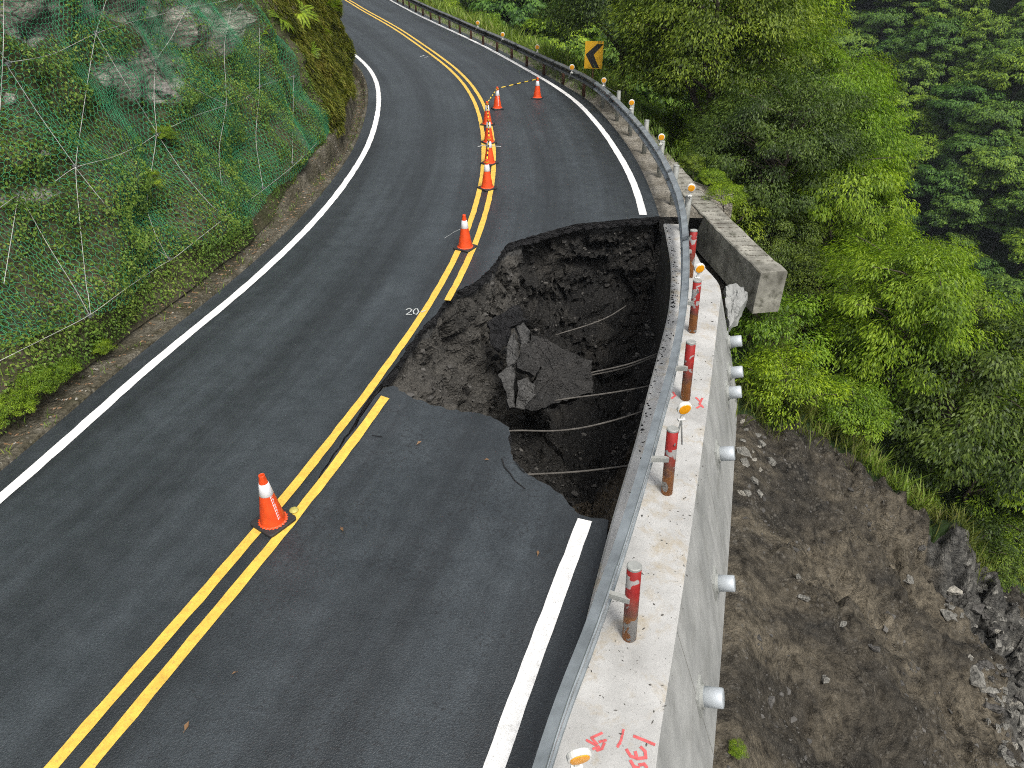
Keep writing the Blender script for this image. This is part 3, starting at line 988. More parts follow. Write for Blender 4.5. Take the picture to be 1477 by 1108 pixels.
# ------------------------------------------------------------------ the pit
def build_pit():
    rim = [np.array(q) for q in rf] + [np.array(P(553, 556)[:2])] + [np.array(q) for q in rn[1:]]
    wall_side = [q for q in ER[::2] if y_near < q[1] < y_far]
    loop = rim + wall_side
    kinds = []
    for i, q in enumerate(rim):
        kinds.append('far' if i < len(rf) * 0.42 else 'left' if i <= len(rf) else 'near')
    kinds += ['wall'] * len(wall_side)
    # resample evenly
    L = np.array(loop + [loop[0]])
    s = np.r_[0, np.cumsum(np.linalg.norm(np.diff(L, axis=0), axis=1))]
    N = 400
    u = np.linspace(0, s[-1], N, endpoint=False)
    pts = np.stack([np.interp(u, s, L[:, k]) for k in (0, 1)], 1)
    ks = [kinds[min(np.searchsorted(s, t, side='right') - 1, len(kinds) - 1)] for t in u]
    W = {k: np.array([1.0 if q == k else 0.0 for q in ks]) for k in ('far', 'left', 'near', 'wall')}
    for k in W:
        w = W[k]
        for _ in range(10):
            w = (np.roll(w, 1) + 2 * w + np.roll(w, -1)) / 4
        W[k] = w
    c = np.array((1.55, 10.2))
    # profiles: (fraction towards centre, depth)
    prof = {'far': [(-.03, .12), (-.05, .5), (-.06, 1.0), (-.03, 1.6), (.04, 2.3), (.09, 3.0), (.2, 3.7), (.45, 4.1), (.7, 4.2), (1, 4.1)],
            'left': [(-.02, .12), (.015, .5), (.06, .9), (.12, 1.3), (.20, 1.75), (.30, 2.25), (.45, 2.8), (.56, 3.4), (.76, 3.9), (1, 4.1)],
            'near': [(-.06, .14), (-.22, .35), (-.35, .7), (-.36, 1.15), (-.25, 1.55), (-.05, 1.85), (.2, 2.2), (.45, 2.75), (.7, 3.5), (1, 4.1)],
            'wall': [(-.16, 1.3), (-.12, 1.6), (-.06, 1.85), (0, 2.05), (.06, 2.2), (.14, 2.4), (.28, 2.8), (.5, 3.3), (.74, 3.8), (1, 4.1)]}
    sub = 8
    ts = np.linspace(0, 9, 9 * sub + 1)
    rows = []
    for t in ts:
        fr = sum(W[k] * np.interp(t, np.arange(10), [a for a, _ in prof[k]]) for k in W)
        dp = sum(W[k] * np.interp(t, np.arange(10), [b for _, b in prof[k]]) for k in W)
        q = pts + (c - pts) * np.minimum(fr, 0.97)[:, None]
        rows.append(np.c_[q, -dp])
    V = np.vstack(rows)
    k = np.repeat(np.linspace(0, 1, len(ts)), N)
    amp = sstep(0.0, 0.12, k)
    rough = 0.30 * fbm(V * 0.9, 3) + 0.16 * np.abs(fbm(V * 2.3 + 4, 3)) + 0.07 * fbm(V * 5.5, 3)
    dirc = np.c_[c[None, :] - V[:, :2], np.full(len(V), 0.9)]
    dirc /= np.linalg.norm(dirc, axis=1)[:, None]
    wallw = np.tile(W['wall'], len(ts))
    V = V + dirc * (rough * amp * (1 - 0.6 * wallw))[:, None]
    F = []
    for r in range(len(ts) - 1):
        for i in range(N):
            j = (i + 1) % N
            F.append((r * N + i, r * N + j, (r + 1) * N + j, (r + 1) * N + i))
    V = V + dirc * ((0.20 * facets(V * np.array((1.5, 1.5, 1.0))) + 0.10 * facets(V * 3.4 + 2, 9) + .04 * facets(V * 8 + 5, 4)) * amp * (1 - .5 * wallw))[:, None]
    me = mesh('sinkhole', V, F)
    dpt = -V[:, 2]
    litv = np.clip(np.tile(W['left'], len(ts)) * 1.0 + .25 * np.tile(W['far'], len(ts)) * (1 - sstep(1.2, 3.2, V[:, 0])), 0, 1) * (1 - .6 * sstep(1.9, 2.6, dpt))  # painted light: left wall paler, fading with depth and across the far wall
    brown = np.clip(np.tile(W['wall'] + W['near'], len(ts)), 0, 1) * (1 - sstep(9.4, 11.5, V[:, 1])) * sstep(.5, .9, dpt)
    for nm, arr in (('fill', litv), ('brown', brown), ('base', 1 - sstep(.20, .34, dpt + .08 * fbm(V * 3, 3)))):
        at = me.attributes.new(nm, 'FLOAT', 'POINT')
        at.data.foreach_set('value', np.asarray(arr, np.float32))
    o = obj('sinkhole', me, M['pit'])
    tag(o, 'deep dark earth hole eaten out under the collapsed lane', kind='structure')
    bv = BVHTree.FromPolygons([tuple(map(float, v)) for v in V], F)
    return bv, V, W, N
PBVH, PITV, PITW, PITN = build_pit()
def ppix(px, py):
    h = PBVH.ray_cast(Vector((0, 0, CAM_H)), Vector(ray(px, py)).normalized())
    return np.array(h[0]) if h[0] is not None else P(px, py, -2.5)

# ------------------------------------------------------------------ new retaining wall
WZ = 0.10
def build_wall():
    inner = ER[(ER[:, 1] < 14.75)]
    WO = [(1.15, 3.05), (1.49, 4.07), (1.79, 5.01), (2.15, 6.18), (2.52, 7.38), (2.86, 8.5), (3.28, 9.92), (3.80, 11.65), (3.83, 11.80), (3.62, 12.55), (3.64, 13.3), (3.72, 14.75)]
    back = offset(ER, 0.93)
    WO = [tuple(q) for q in back[back[:, 1] < 2.0][::4]] + WO
    WO = np.array(WO)
    y = inner[:, 1]
    outer = np.c_[np.interp(y, WO[:, 1], WO[:, 0]), y]
    # shift outer samples so cross-sections stay square to the wall
    t = normals2(inner)
    out2 = []
    for i in range(len(inner)):
        w = np.linspace(0.2, 1.4, 601)
        q = inner[i] + t[i] * w[:, None]
        xo = np.interp(q[:, 1], WO[:, 1], WO[:, 0])
        k = int(np.argmin(np.abs(q[:, 0] - xo)))
        out2.append(q[k])
    outer = np.array(out2)
    for _ in range(4):
        outer[1:-1] = (outer[:-2] + 2 * outer[1:-1] + outer[2:]) / 4
    wdt = np.linalg.norm(outer - inner, axis=1)[:, None]
    bat = 0.30 * (1 - 0.8 * sstep(11.5, 12.2, outer[:, 1]))[:, None]
    rows = []
    D = 3.4
    def row(p, z):
        rows.append(np.c_[p, np.full(len(p), z) + 0.004 * fbm(np.c_[p * 3, np.zeros(len(p))], 2)])
    row(inner + t * 0.012, -D)
    row(inner + t * 0.012, WZ - 0.025)
    row(inner + t * 0.037, WZ)
    row(inner + t * (wdt * 0.5), WZ + 0.002)
    row(outer - t * 0.03, WZ)
    row(outer + t * 0.006, WZ - 0.035)
    for h in (0.7, 1.4, 2.2, D):
        row(outer + t * bat * h, WZ - h)
    n = len(inner)
    v = np.vstack(rows)
    f = [(k * n + i, k * n + i + 1, (k + 1) * n + i + 1, (k + 1) * n + i) for k in range(len(rows) - 1) for i in range(n - 1)]
    f.append(tuple(k * n + n - 1 for k in range(len(rows))))
    f.append(tuple(k * n for k in reversed(range(len(rows)))))
    me = mesh('retaining_wall', v, f)
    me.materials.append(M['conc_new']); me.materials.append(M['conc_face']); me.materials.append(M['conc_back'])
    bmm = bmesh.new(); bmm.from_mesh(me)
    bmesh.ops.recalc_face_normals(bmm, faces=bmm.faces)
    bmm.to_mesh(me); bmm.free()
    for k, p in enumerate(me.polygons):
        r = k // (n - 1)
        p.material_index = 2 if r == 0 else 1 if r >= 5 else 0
    o = obj('retaining_wall', me)
    tag(o, 'new white concrete retaining wall with battered face beside the collapsed lane', 'wall')
    return o, BVHTree.FromObject(o, bpy.context.evaluated_depsgraph_get())
wall, WBVH = build_wall()
def wpix(px, py):
    h = WBVH.ray_cast(Vector((0, 0, CAM_H)), Vector(ray(px, py)).normalized())
    return (np.array(h[0]), np.array(h[1])) if h[0] is not None else None

def cpx(l, ox=760, oy=960, s=0.2302):
    return [[(ox + a * s, oy + b * s) for a, b in pl] for pl in l]
strokes('painted_number', cpx([[(375, 470), (430, 500)], [(470, 425), (405, 455), (440, 495)], [(455, 480), (495, 470)], [(415, 525), (450, 510), (440, 535), (470, 525), (485, 490)]]), WZ, 0.022, M['red_mark'], wall)
strokes('painted_number', cpx([[(605, 405), (590, 470), (568, 512)], [(570, 500), (585, 490)]]), WZ, 0.020, M['red_mark'], wall)
strokes('painted_number', cpx([[(672, 445), (735, 470), (798, 497)], [(625, 530), (650, 570), (690, 585), (680, 545)], [(690, 585), (745, 580), (740, 540), (715, 515)], [(650, 600), (670, 635), (700, 645)], [(705, 625), (735, 620), (750, 640)]]), WZ, 0.026, M['red_mark'], wall)
strokes('painted_number', [[(971, 566), (974, 571), (969, 575)], [(1004, 574), (1010, 580), (1013, 575), (1009, 583), (1014, 588)], [(1005, 589), (1012, 585)]], WZ, 0.03, M['red_mark'], wall)

# formwork joints down the outer face
def joints():
    for yj in (4.3, 7.0, 9.7):
        v = []
        for zz in np.linspace(WZ - .05, -2.3, 14):
            row = []
            for dy in (-.003, .003):
                h = WBVH.ray_cast(Vector((12, yj + dy, float(zz))), Vector((-1, 0, 0)))
                row.append(h[0] + Vector((.002, 0, .0005)) if h[0] is not None else None)
            if None not in row: v += row
        if len(v) > 3:
            f = [(2 * i, 2 * i + 1, 2 * i + 3, 2 * i + 2) for i in range(len(v) // 2 - 1)]
            obj('formwork_joint', mesh('formwork_joint', np.array([q[:] for q in v]), f), M['conc_old'], wall)
joints()

# anchor heads on the outer face
def build_anchor():
    a = empty('ground_anchor')
    mb = MB(); mb.box((-0.15, -0.15, 0.0), (0.15, 0.15, 0.03)); mb.build('bearing_plate', M['galv_post'], a)
    mb = MB(); mb.lathe([(0.105, 0.03), (0.105, 0.24), (0.098, 0.25)], 20); mb.build('cap', M['zinc_cap'], a, True)
    mb = MB(); mb.lathe([(0.125, 0.03), (0.125, 0.055), (0.11, 0.06)], 20); mb.build('flange', M['galv_post'], a)
    return a
anchor0 = build_anchor()
anch = [((1008, 1004), 'nearest grey anchor cap on the outer wall face, by the bottom edge'), ((1030, 841), 'grey anchor cap on wall face, second from the camera'),
        ((1033, 655), 'grey anchor cap on wall face, third from the camera'), ((1047, 567), 'grey anchor cap just below its close neighbour on the wall face'),
        ((1050, 538), 'grey anchor cap in the middle of the far group of three'), ((1049, 494), 'farthest grey anchor cap on the wall face')]
for i, ((px, py), lab) in enumerate(anch):
    h = wpix(px, py)
    o = anchor0 if i == 0 else copy_tree(anchor0)
    if h is None:
        continue
    loc, nn = h
    nn = Vector(nn)
    if nn.x < 0: nn = -nn
    o.location = tuple(map(float, loc + np.array(nn) * 0.001))
    o.rotation_euler = nn.to_track_quat('Z', 'Y').to_euler()
    tag(o, lab, 'anchor', 'ground anchors on the retaining wall')

# grit lying on the wall top and asphalt crumbs along its inner edge
def chips(name, n, fn, smin, smax, m, label, seed):
    r = np.random.default_rng(seed)
    V, F = [], []
    for _ in range(n):
        p = fn(r)
        if p is None: continue
        s = r.uniform(smin, smax) * r.choice([1, 1, .6])
        a = r.uniform(0, 6.28)
        b = len(V)
        e = np.array([(math.cos(a), math.sin(a), 0), (-math.sin(a), math.cos(a), 0)])
        l, w = s * r.uniform(0.8, 1.8), s * r.uniform(.4, .8)
        for q in ((-l, 0, 0), (0, -w, 0), (l, 0, 0), (0, w, 0), (r.uniform(-.3, .3) * l, 0, s * .7)):
            V.append((p[0] + e[0, 0] * q[0] + e[1, 0] * q[1], p[1] + e[0, 1] * q[0] + e[1, 1] * q[1], p[2] + q[2]))
        F += [(b, b + 1, b + 4), (b + 1, b + 2, b + 4), (b + 2, b + 3, b + 4), (b + 3, b, b + 4)]
    return tag(obj(name, mesh(name, V, F), m), label, kind='stuff')
def on_wall(r):
    y = r.uniform(2.2, 11.6)
    q = y_at(ER, y)
    return (q[0] + 0.06 + r.beta(1.2, 1.2) * 0.85, q[1] - .2, WZ + 0.001) if fbm(np.array([[q[0] * 1.3, y * 1.3, r.random()]]), 2)[0] > r.uniform(-.5, .5) else None
chips('wall_grit', 650, on_wall, 0.003, 0.017, M['rock_dark'], 'small dark grit scattered on the white wall top', 1)
def on_lip(r):
    y = 6.0 + 8.6 * r.beta(2.2, 1.6)
    q = y_at(ER, y)
    return (q[0] + 0.04 + abs(r.normal(0, 0.05)), q[1], WZ + 0.001)
chips('asphalt_crumbs', 230, on_lip, 0.005, 0.024, M['asphalt_broken'], 'black asphalt crumbs along the inner lip of the wall', 2)

# old retaining wall stub
def build_old_wall():
    pts = np.array([(4.72, 12.34), (4.56, 13.4), (4.40, 14.6), (4.25, 15.8), (4.10, 17.0), (4.02, 18.2), (3.98, 19.4)])
    c = crom(pts, 0.25, 3)
    nn = normals2(c)
    w = 0.54
    sec = [(0.0, -0.87), (0.0, -0.02), (0.02, 0.0), (w - .03, 0.0), (w, -0.03), (w, -0.87)]
    rows = []
    for o, z in sec:
        q = c + nn * o
        j = 0.012 * fbm(np.c_[q * 4, np.full(len(q), z * 3)], 3)
        rows.append(np.c_[q[:, 0] + j, q[:, 1] + (j if z < 0 else 0), np.full(len(q), z) + j + 0.02])
    n = len(c)
    v = np.vstack(rows)
    K = len(sec)
    f = [(k * n + i, ((k + 1) % K) * n + i, ((k + 1) % K) * n + i + 1, k * n + i + 1) for k in range(K) for i in range(n - 1)]
    f += [tuple(k * n for k in range(K)), tuple(k * n + n - 1 for k in reversed(range(K)))]
    o = obj('old_wall', mesh('old_wall', v, f), M['conc_old'])
    tag(o, 'stub of old stained concrete wall jutting out beside the hole', 'wall')
    chips('wall_litter', 900, lambda r: (lambda k: (c[k, 0] + nn[k, 0] * (w * r.uniform(.05, .9)), c[k, 1] + nn[k, 1] * .3, 0.021))(int(r.integers(2, n - 1))), 0.004, 0.02, M['bark'], 'dry leaf litter on the old wall top', 4)
build_old_wall()

def build_bank():
    c = crom(np.array([(4.95, 12.75), (4.78, 14.0), (4.6, 15.2), (4.35, 17.0), (4.25, 19.4)]), .12, 2)
    nn = normals2(c)
    an = np.linspace(0, 2 * math.pi, 40, endpoint=False)
    rows = []
    for k in range(len(c)):
        f = sstep(-1, 6, k)
        o = np.cos(an) * .42 * f
        z = np.clip(np.sin(an), -1, .8) * .85 * f
        rows.append(np.c_[c[k] + nn[k] * o[:, None], -1.62 + z])
    v = np.vstack(rows)
    v = v + (0.12 * facets(v * 2.2)[:, None] + 0.1 * fbm(v * 1.5, 3)[:, None]) * np.array((.7, .5, .15))
    v[:, 2] = np.minimum(v[:, 2], -.96)
    n = 40
    f = [(i * n + j, i * n + (j + 1) % n, (i + 1) * n + (j + 1) % n, (i + 1) * n + j) for i in range(len(c) - 1) for j in range(n)]
    f.append(tuple(reversed(range(n))))
    me = mesh('earth_bank', v, f)
    bm = bmesh.new(); bm.from_mesh(me); bmesh.ops.recalc_face_normals(bm, faces=bm.faces); bm.to_mesh(me); bm.free()
    tag(obj('earth_bank', me, M['slide']), 'dark undercut earth left hanging under the old wall stub', kind='structure')
build_bank()

# rock shapes
def rock_mesh(name, seed, s=(1, 1, 1), n=16):
    r = random.Random(seed)
    bm = bmesh.new()
    for _ in range(n):
        q = Vector((r.gauss(0, 1), r.gauss(0, 1), r.gauss(0, 1))).normalized() * r.uniform(0.75, 1.0)
        bm.verts.new((q.x * s[0], q.y * s[1], q.z * s[2]))
    ret = bmesh.ops.convex_hull(bm, input=bm.verts)
    for v in [v for v in bm.verts if not v.link_faces]:
        bm.verts.remove(v)
    me = bpy.data.meshes.new(name)
    bm.to_mesh(me); bm.free()
    return me
ROCKS = [rock_mesh('rock', 20 + i, (1, random.uniform(.6, .95), random.uniform(.45, .75))) for i in range(6)]
def rock(px_or_pos, size, m, label, group=None, name='rock', cat='rock', seed=0):
    r = random.Random(seed)
    me = ROCKS[seed % 6].copy()
    o = obj(name, me, m, None, px_or_pos, (r.uniform(-.4, .4), r.uniform(-.4, .4), r.uniform(0, 6.28)))
    o.scale = (size,) * 3
    return tag(o, label, cat, group)

# broken slabs in the pit
def slab(name, px_poly, z_list, thick, m, label, cat='asphalt slab', rough=0.02, seed=0):
    """a broken sheet: outline pixels with a depth each, thickened away from the camera"""
    r = random.Random(seed)
    top = [Vector(P(a, b, z)) for (a, b), z in zip(px_poly, z_list)]
    if rough < 0.03:
        # one flat sheet: plane fitted through the outline, every corner put on it along its own line of sight
        A = np.array([(q.x, q.y, q.z) for q in top]); c0 = A.mean(0)
        nv = np.linalg.svd(A - c0)[2][2]
        eye = np.array((0, 0, CAM_H))
        top = [Vector(eye + ray(a, b) * (np.dot(c0 - eye, nv) / np.dot(ray(a, b), nv))) for a, b in px_poly]
    out = []
    for i in range(len(top)):
        a, b = top[i], top[(i + 1) % len(top)]
        k = max(1, int((b - a).length / 0.09))
        for j in range(k):
            out.append(a.lerp(b, j / k) + Vector((r.uniform(-rough, rough), r.uniform(-rough, rough), r.uniform(-rough, rough))))
    c = sum(out, Vector()) / len(out)
    nrm = Vector()
    for i in range(len(top)):
        nrm += (top[i] - c).cross(top[(i + 1) % len(top)] - c)
    nrm.normalize()
    if nrm.dot(Vector((0, 0, CAM_H)) - c) < 0: nrm = -nrm
    n = len(out)
    mid = [c.lerp(q, 0.55) + nrm * r.uniform(-.004, .006) for q in out]
    low = [q - nrm * (thick + r.uniform(-.03, .03)) + Vector((r.uniform(-rough, rough) * 1.5, r.uniform(-rough, rough) * 1.5, 0)) for q in out]
    v = [tuple(q) for q in out + mid + low] + [tuple(c + nrm * .004), tuple(c - nrm * thick)]
    f = []
    for i in range(n):
        j = (i + 1) % n
        f += [(i, j, n + j, n + i), (n + i, n + j, 3 * n), (i, 2 * n + i, 2 * n + j, j), (2 * n + j, 2 * n + i, 3 * n + 1)]
    me = mesh(name, np.array(v), f)
    bm = bmesh.new(); bm.from_mesh(me); bmesh.ops.recalc_face_normals(bm, faces=bm.faces)
    bmesh.ops.subdivide_edges(bm, edges=bm.edges[:], cuts=2, use_grid_fill=True)
    co = np.array([v.co[:] for v in bm.verts])
    dsp = (0.030 * facets(co * 7 + seed, seed) + 0.020 * fbm(co * 9 + seed, 3))[:, None] * np.array((nrm.x, nrm.y, nrm.z)) + 0.022 * np.stack([fbm(co * 8 + 3.1 * k, 3) for k in range(3)], 1)
    for v, q in zip(bm.verts, co + dsp):
        v.co = q
    bm.normal_update()
    bm.to_mesh(me); bm.free()
    return tag(obj(name, me, m), label, cat)
M['slab_face'] = mat_soil('asphalt_slab_face', [(0.3, (0.027, 0.027, 0.0265)), (0.7, (0.052, 0.0505, 0.048))], 3, 26, 0.8, 0.4, (0.13, 0.13, 0.13))
M['slab_side'] = mat_soil('asphalt_slab_side', [(0.3, (0.048, 0.048, 0.047)), (0.7, (0.095, 0.094, 0.09))], 4, 22, 0.7, 0.4, (0.2, 0.2, 0.2))
c5 = lambda l: [(540 + a * .4152, 300 + b * .4152) for a, b in l]
slab('asphalt_slab', c5([(545, 440), (600, 455), (640, 480), (757, 532), (757, 640), (690, 660), (600, 690), (545, 706), (522, 700), (545, 620), (575, 560), (560, 520)]),
     [-.75, -.75, -.8, -1.05, -1.5, -1.55, -1.6, -1.6, -1.55, -1.3, -1.1, -.95], 0.30, M['slab_face'], 'largest fallen asphalt slab, leaning in the middle of the hole', seed=1)
slab('asphalt_slab', c5([(470, 545), (487, 560), (482, 640), (490, 695), (470, 690), (455, 640), (433, 580)]), [-1.0, -1.05, -1.3, -1.55, -1.55, -1.35, -1.1], 0.12, M['slab_side'],
     'pale grey wedge of fallen asphalt left of the largest slab', seed=2)
slab('asphalt_slab', c5([(500, 600), (530, 585), (556, 620), (548, 670), (520, 700), (492, 695)]), [-1.2, -1.15, -1.25, -1.45, -1.58, -1.55], 0.10, M['slab_side'], 'small pale asphalt shard standing against the largest slab', seed=3)
slab('asphalt_slab', c5([(488, 430), (495, 470), (490, 530), (460, 548), (455, 510), (470, 450)]), [-.62, -.75, -.92, -1.0, -.9, -.7], 0.12, M['slab_side'], 'upright pale asphalt sliver at the left of the pile', seed=4)
slab('asphalt_slab', c5([(490, 415), (525, 402), (542, 425), (530, 470), (520, 525), (505, 510), (508, 450)]), [-.5, -.5, -.55, -.72, -.9, -.88, -.65], 0.13, M['slab_side'], 'curled top piece of the fallen asphalt pile', seed=5)
slab('asphalt_slab', c5([(520, 470), (560, 450), (575, 500), (575, 560), (555, 580), (500, 560), (498, 535)]), [-.68, -.68, -.85, -1.05, -1.1, -1.0, -.95], 0.16, M['slab_face'], 'crumpled dark asphalt lump between the sliver and the largest slab', seed=6)
slab('asphalt_slab', c5([(395, 395), (440, 360), (500, 345), (520, 385), (480, 410), (455, 470), (430, 500), (400, 450)]), [-.62, -.45, -.38, -.5, -.6, -.85, -1.0, -.85], 0.12, M['asphalt_broken'],
     'black crumbled asphalt crust above the fallen pile', rough=0.04, seed=7)

# crumbs of asphalt lying round the big slab
ordn = lambda n: ['first', 'second', 'third', 'fourth', 'fifth', 'sixth', 'seventh', 'eighth', 'ninth', 'tenth', 'eleventh', 'twelfth', 'thirteenth', 'fourteenth', 'fifteenth'][n - 1]
frag_px = [(455, 500), (440, 540), (475, 720), (505, 725), (540, 728), (430, 470), (600, 705), (450, 600), (420, 520), (470, 400), (560, 430), (640, 690), (410, 560), (520, 395), (680, 680)]
for i, (a, b) in enumerate(frag_px):
    px, py = 540 + a * .4152, 300 + b * .4152
    q = ppix(px, py)
    r = random.Random(i + 70)
    ftodo = rock(q, r.uniform(.05, .15), M['slab_side'] if i % 3 == 0 else M['asphalt_broken'], '%s asphalt fragment in the hole, %s from the left' % ('pale' if i % 3 == 0 else 'black', ordn(sorted(x[0] for x in frag_px).index(a) + 1)), 'asphalt fragments round the fallen slab', 'asphalt_fragment', 'asphalt', seed=i + 1)

# tie rods through the void
def rod(pts, rad, label):
    q = [P(a, b, z) for a, b, z in pts]
    q = crom(np.array(q), 0.15, 1)
    mb = MB(); mb.tube(q, rad, 7)
    tag(mb.build('tie_rod', M['rod'], None, True), label, 'rod', 'tie rods spanning the hole')
rod([(700, 628, -1.25), (735, 621, -1.2), (790, 622, -1.2), (830, 619, -1.15), (880, 608, -1.05), (928, 593, -1.0), (960, 580, -1.0)], 0.015, 'long sagging rod reaching from the slab edge to the wall')
rod([(800, 578, -1.35), (826, 574, -1.3), (880, 567, -1.15), (936, 557, -1.0), (965, 550, -1.0)], 0.015, 'rod running from the large slab to the wall, third from the bottom')
rod([(835, 542, -1.35), (855, 537, -1.3), (905, 526, -1.1), (949, 510, -1.0), (975, 500, -1.0)], 0.015, 'upper one of the two rods that lie side by side')
rod([(835, 545, -1.4), (858, 540, -1.35), (905, 530, -1.2), (949, 513, -1.05), (975, 505, -1.0)], 0.015, 'lower one of the two rods that lie side by side')
rod([(740, 685, -1.1), (774, 684, -1.1), (840, 680, -1.05), (905, 672, -1.0), (940, 668, -1.0)], 0.015, 'nearest rod, just inside the broken edge of the near slab')
rod([(800, 484, -1.35), (808, 481, -1.3), (845, 470, -1.2), (876, 458, -1.15), (905, 440, -1.2)], 0.012, 'thin bent rod sticking out of the far earth wall')

# broken concrete between the two walls
slab('concrete_fragment', [(1046, 412), (1060, 408), (1072, 415), (1079, 425), (1072, 440), (1060, 458), (1051, 470), (1048, 440)], [-.35, -.3, -.3, -.38, -.52, -.7, -.8, -.5], 0.25, M['conc_face'],
     'broken grey concrete block wedged between new wall and old wall stub', 'concrete block', 0.015, 9)

# ------------------------------------------------------------------ guardrail
GBp = [(-2.05, -4.2), (0.19, 2.66), (0.57, 3.6), (0.91, 4.5), (1.33, 5.64), (1.74, 6.85), (2.22, 8.28), (2.72, 10.1), (3.15, 12.17), (3.43, 13.89), (3.56, 15.3), (3.63, 17.32), (3.59, 19.32), (3.46, 21.34), (3.25, 23.46), (2.95, 25.6),
       (2.60, 27.16), (2.02, 28.9), (0.71, 32.56), (-0.5, 36.0), (-1.77, 39.3), (-3.5, 44.0), (-5.37, 49.0), (-9.0, 59.4), (-14.4, 74.5)]
GB = crom(GBp, 0.2, 6)
def beam_piece(y0, y1, m, parent, step=1):
    k = (GB[:, 1] >= y0 - .25) & (GB[:, 1] <= y1 + .25)
    c = offset(GB, 0.005 * (int(y0 * 3) % 2))[k]
    nn = normals2(c)
    # w-profile: (offset towards the valley, z)
    prof = [(0.010, .445), (0.0, .455), (0.0, .475), (0.045, .505), (0.045, .535), (-.035, .565), (-.035, .60), (0.045, .63), (0.045, .66), (-.035, .69), (-.035, .725), (0.0, .745), (0.012, .755)]
    prof = [(.055, .44), (.046, .45), (-.047, .49), (-.047, .53), (.044, .575), (.044, .635), (-.047, .68), (-.047, .72), (.046, .757), (.057, .766)]
    t = 0.006
    rows = [np.c_[c + nn * o, np.full(len(c), z)] for o, z in prof] + [np.c_[c + nn * (o + t), np.full(len(c), z - .002)] for o, z in reversed(prof)]
    n, K = len(c), len(rows)
    v = np.vstack(rows)
    f = [(k * n + i, ((k + 1) % K) * n + i, ((k + 1) % K) * n + i + 1, k * n + i + 1) for k in range(K) for i in range(n - 1)]
    f += [tuple(k * n for k in range(K)), tuple(k * n + n - 1 for k in reversed(range(K)))]
    return obj('beam', mesh('beam', v, f), m, parent)
rail = empty('guardrail', (*y_at(GB, 9), WZ), 'pale galvanised guardrail along the white wall and the outside of the bend', 'guardrail')
rail2 = empty('guardrail', (*y_at(GB, 40), 0), 'weathered guardrail on rusty posts along the far straight, beam coloured darker as shaded', 'guardrail')
def keep(o, parent):
    o.parent = parent
    o.matrix_parent_inverse = Matrix.Translation(-Vector(parent.location))
    return o
ys = [-4.0, 0.2, 4.35, 8.3, 12.25, 16.25, 20.2, 24.15, 26.2]
for i in range(len(ys) - 1):
    keep(beam_piece(ys[i], ys[i + 1] + 0.0, M['galv'], None), rail)
ys = [26.2, 30, 34, 38, 42, 46, 50, 54, 58, 62, 66, 70, 74]
for i in range(len(ys) - 1):
    keep(beam_piece(ys[i], ys[i + 1], M['galv_dull'], None), rail2)
# splice bolts on the near pieces
bolt_me = None
for yb in (4.35, 8.3, 12.25, 2.9, 1.9):
    for dy in (-0.12, 0.12):
        for z in (.50, .70):
            q = y_at(GB, yb + dy)
            mb = MB(); mb.lathe([(0.016, 0), (0.016, .012), (0.008, .02)], 8)
            if bolt_me is None:
                bolt_me = mesh('bolt', np.array(mb.v), mb.f)
            b = obj('bolt', bolt_me, M['galv_post'])
            b.location = (q[0] - 0.035, q[1], z)
            b.rotation_euler = (0, -math.pi / 2, R(18))
            keep(b, rail)

def post(base, top, rad, m, parent, h_cap=True, block=True):
    base, top = Vector(base), Vector(top)
    d = (top - base)
    L = d.length
    mb = MB()
    mb.lathe([(rad, 0), (rad, L - 0.012), (rad * .8, L)], 18)
    o = mb.build('post', m, None, True)
    o.data.polygons.foreach_set('use_smooth', [len(p.vertices) == 4 for p in o.data.polygons])
    o.location = base
    o.rotation_euler = d.to_track_quat('Z', 'Y').to_euler()
    keep(o, parent)
    if h_cap:
        mb = MB(); mb.lathe([(rad * 1.03, L - .015), (rad * 1.03, L + .004), (rad * .9, L + .012)], 18)
        cp = mb.build('cap', M['galv_post'], o)
    if block:
        # spacer bracket towards the beam
        k = int(np.argmin(np.hypot(GB[:, 0] - base.x, GB[:, 1] - base.y)))
        g = Vector((GB[k, 0], GB[k, 1], 0)); b2 = Vector((base.x, base.y, 0))
        dd = (g - b2); ln = max(dd.length - 0.0, .02); an = math.atan2(dd.y, dd.x)
        MM = Matrix.Translation(Vector((base.x, base.y, 0.605))) @ Matrix.Rotation(an, 4, 'Z')
        mb = MB(); mb.box((rad * .6, -.022, -.03), (ln - .045, .022, .03), MM)
        keep(mb.build('spacer', M['galv_post'], None), parent)
    return o
posts = []
red = [(1.10, 4.20), (1.81, 6.18), (2.41, 8.08), (2.90, 9.95), (3.28, 12.0)]
hts = [0.86, 0.86, 0.86, 0.86, 0.86]
for (x, y), h in zip(red, hts):
    posts.append(post((x, y, WZ), (x - 0.02, y + 0.10, WZ + h), 0.066, M['redpost'], rail))
for (x, y) in [(0.40, 2.25), (-0.25, 0.3)]:
    posts.append(post((x, y, WZ), (x, y + .02, WZ + .86), 0.066, M['redpost'], rail))
for (x, y) in [(3.62, 14.15), (3.76, 16.2), (3.79, 18.2), (3.73, 20.3), (3.59, 22.2), (3.42, 24.0), (3.13, 25.75)]:
    posts.append(post((x, y, -.06), (x, y + .05, .86), 0.066, M['galv_post'], rail))
off = offset(GB, 0.16)
yy = 27.6
while yy < 62:
    q = y_at(off, yy)
    post((q[0], q[1], -.08), (q[0], q[1], .72), 0.062, M['rusty'], rail2, False, False)
    k = 1.88
    yy += k

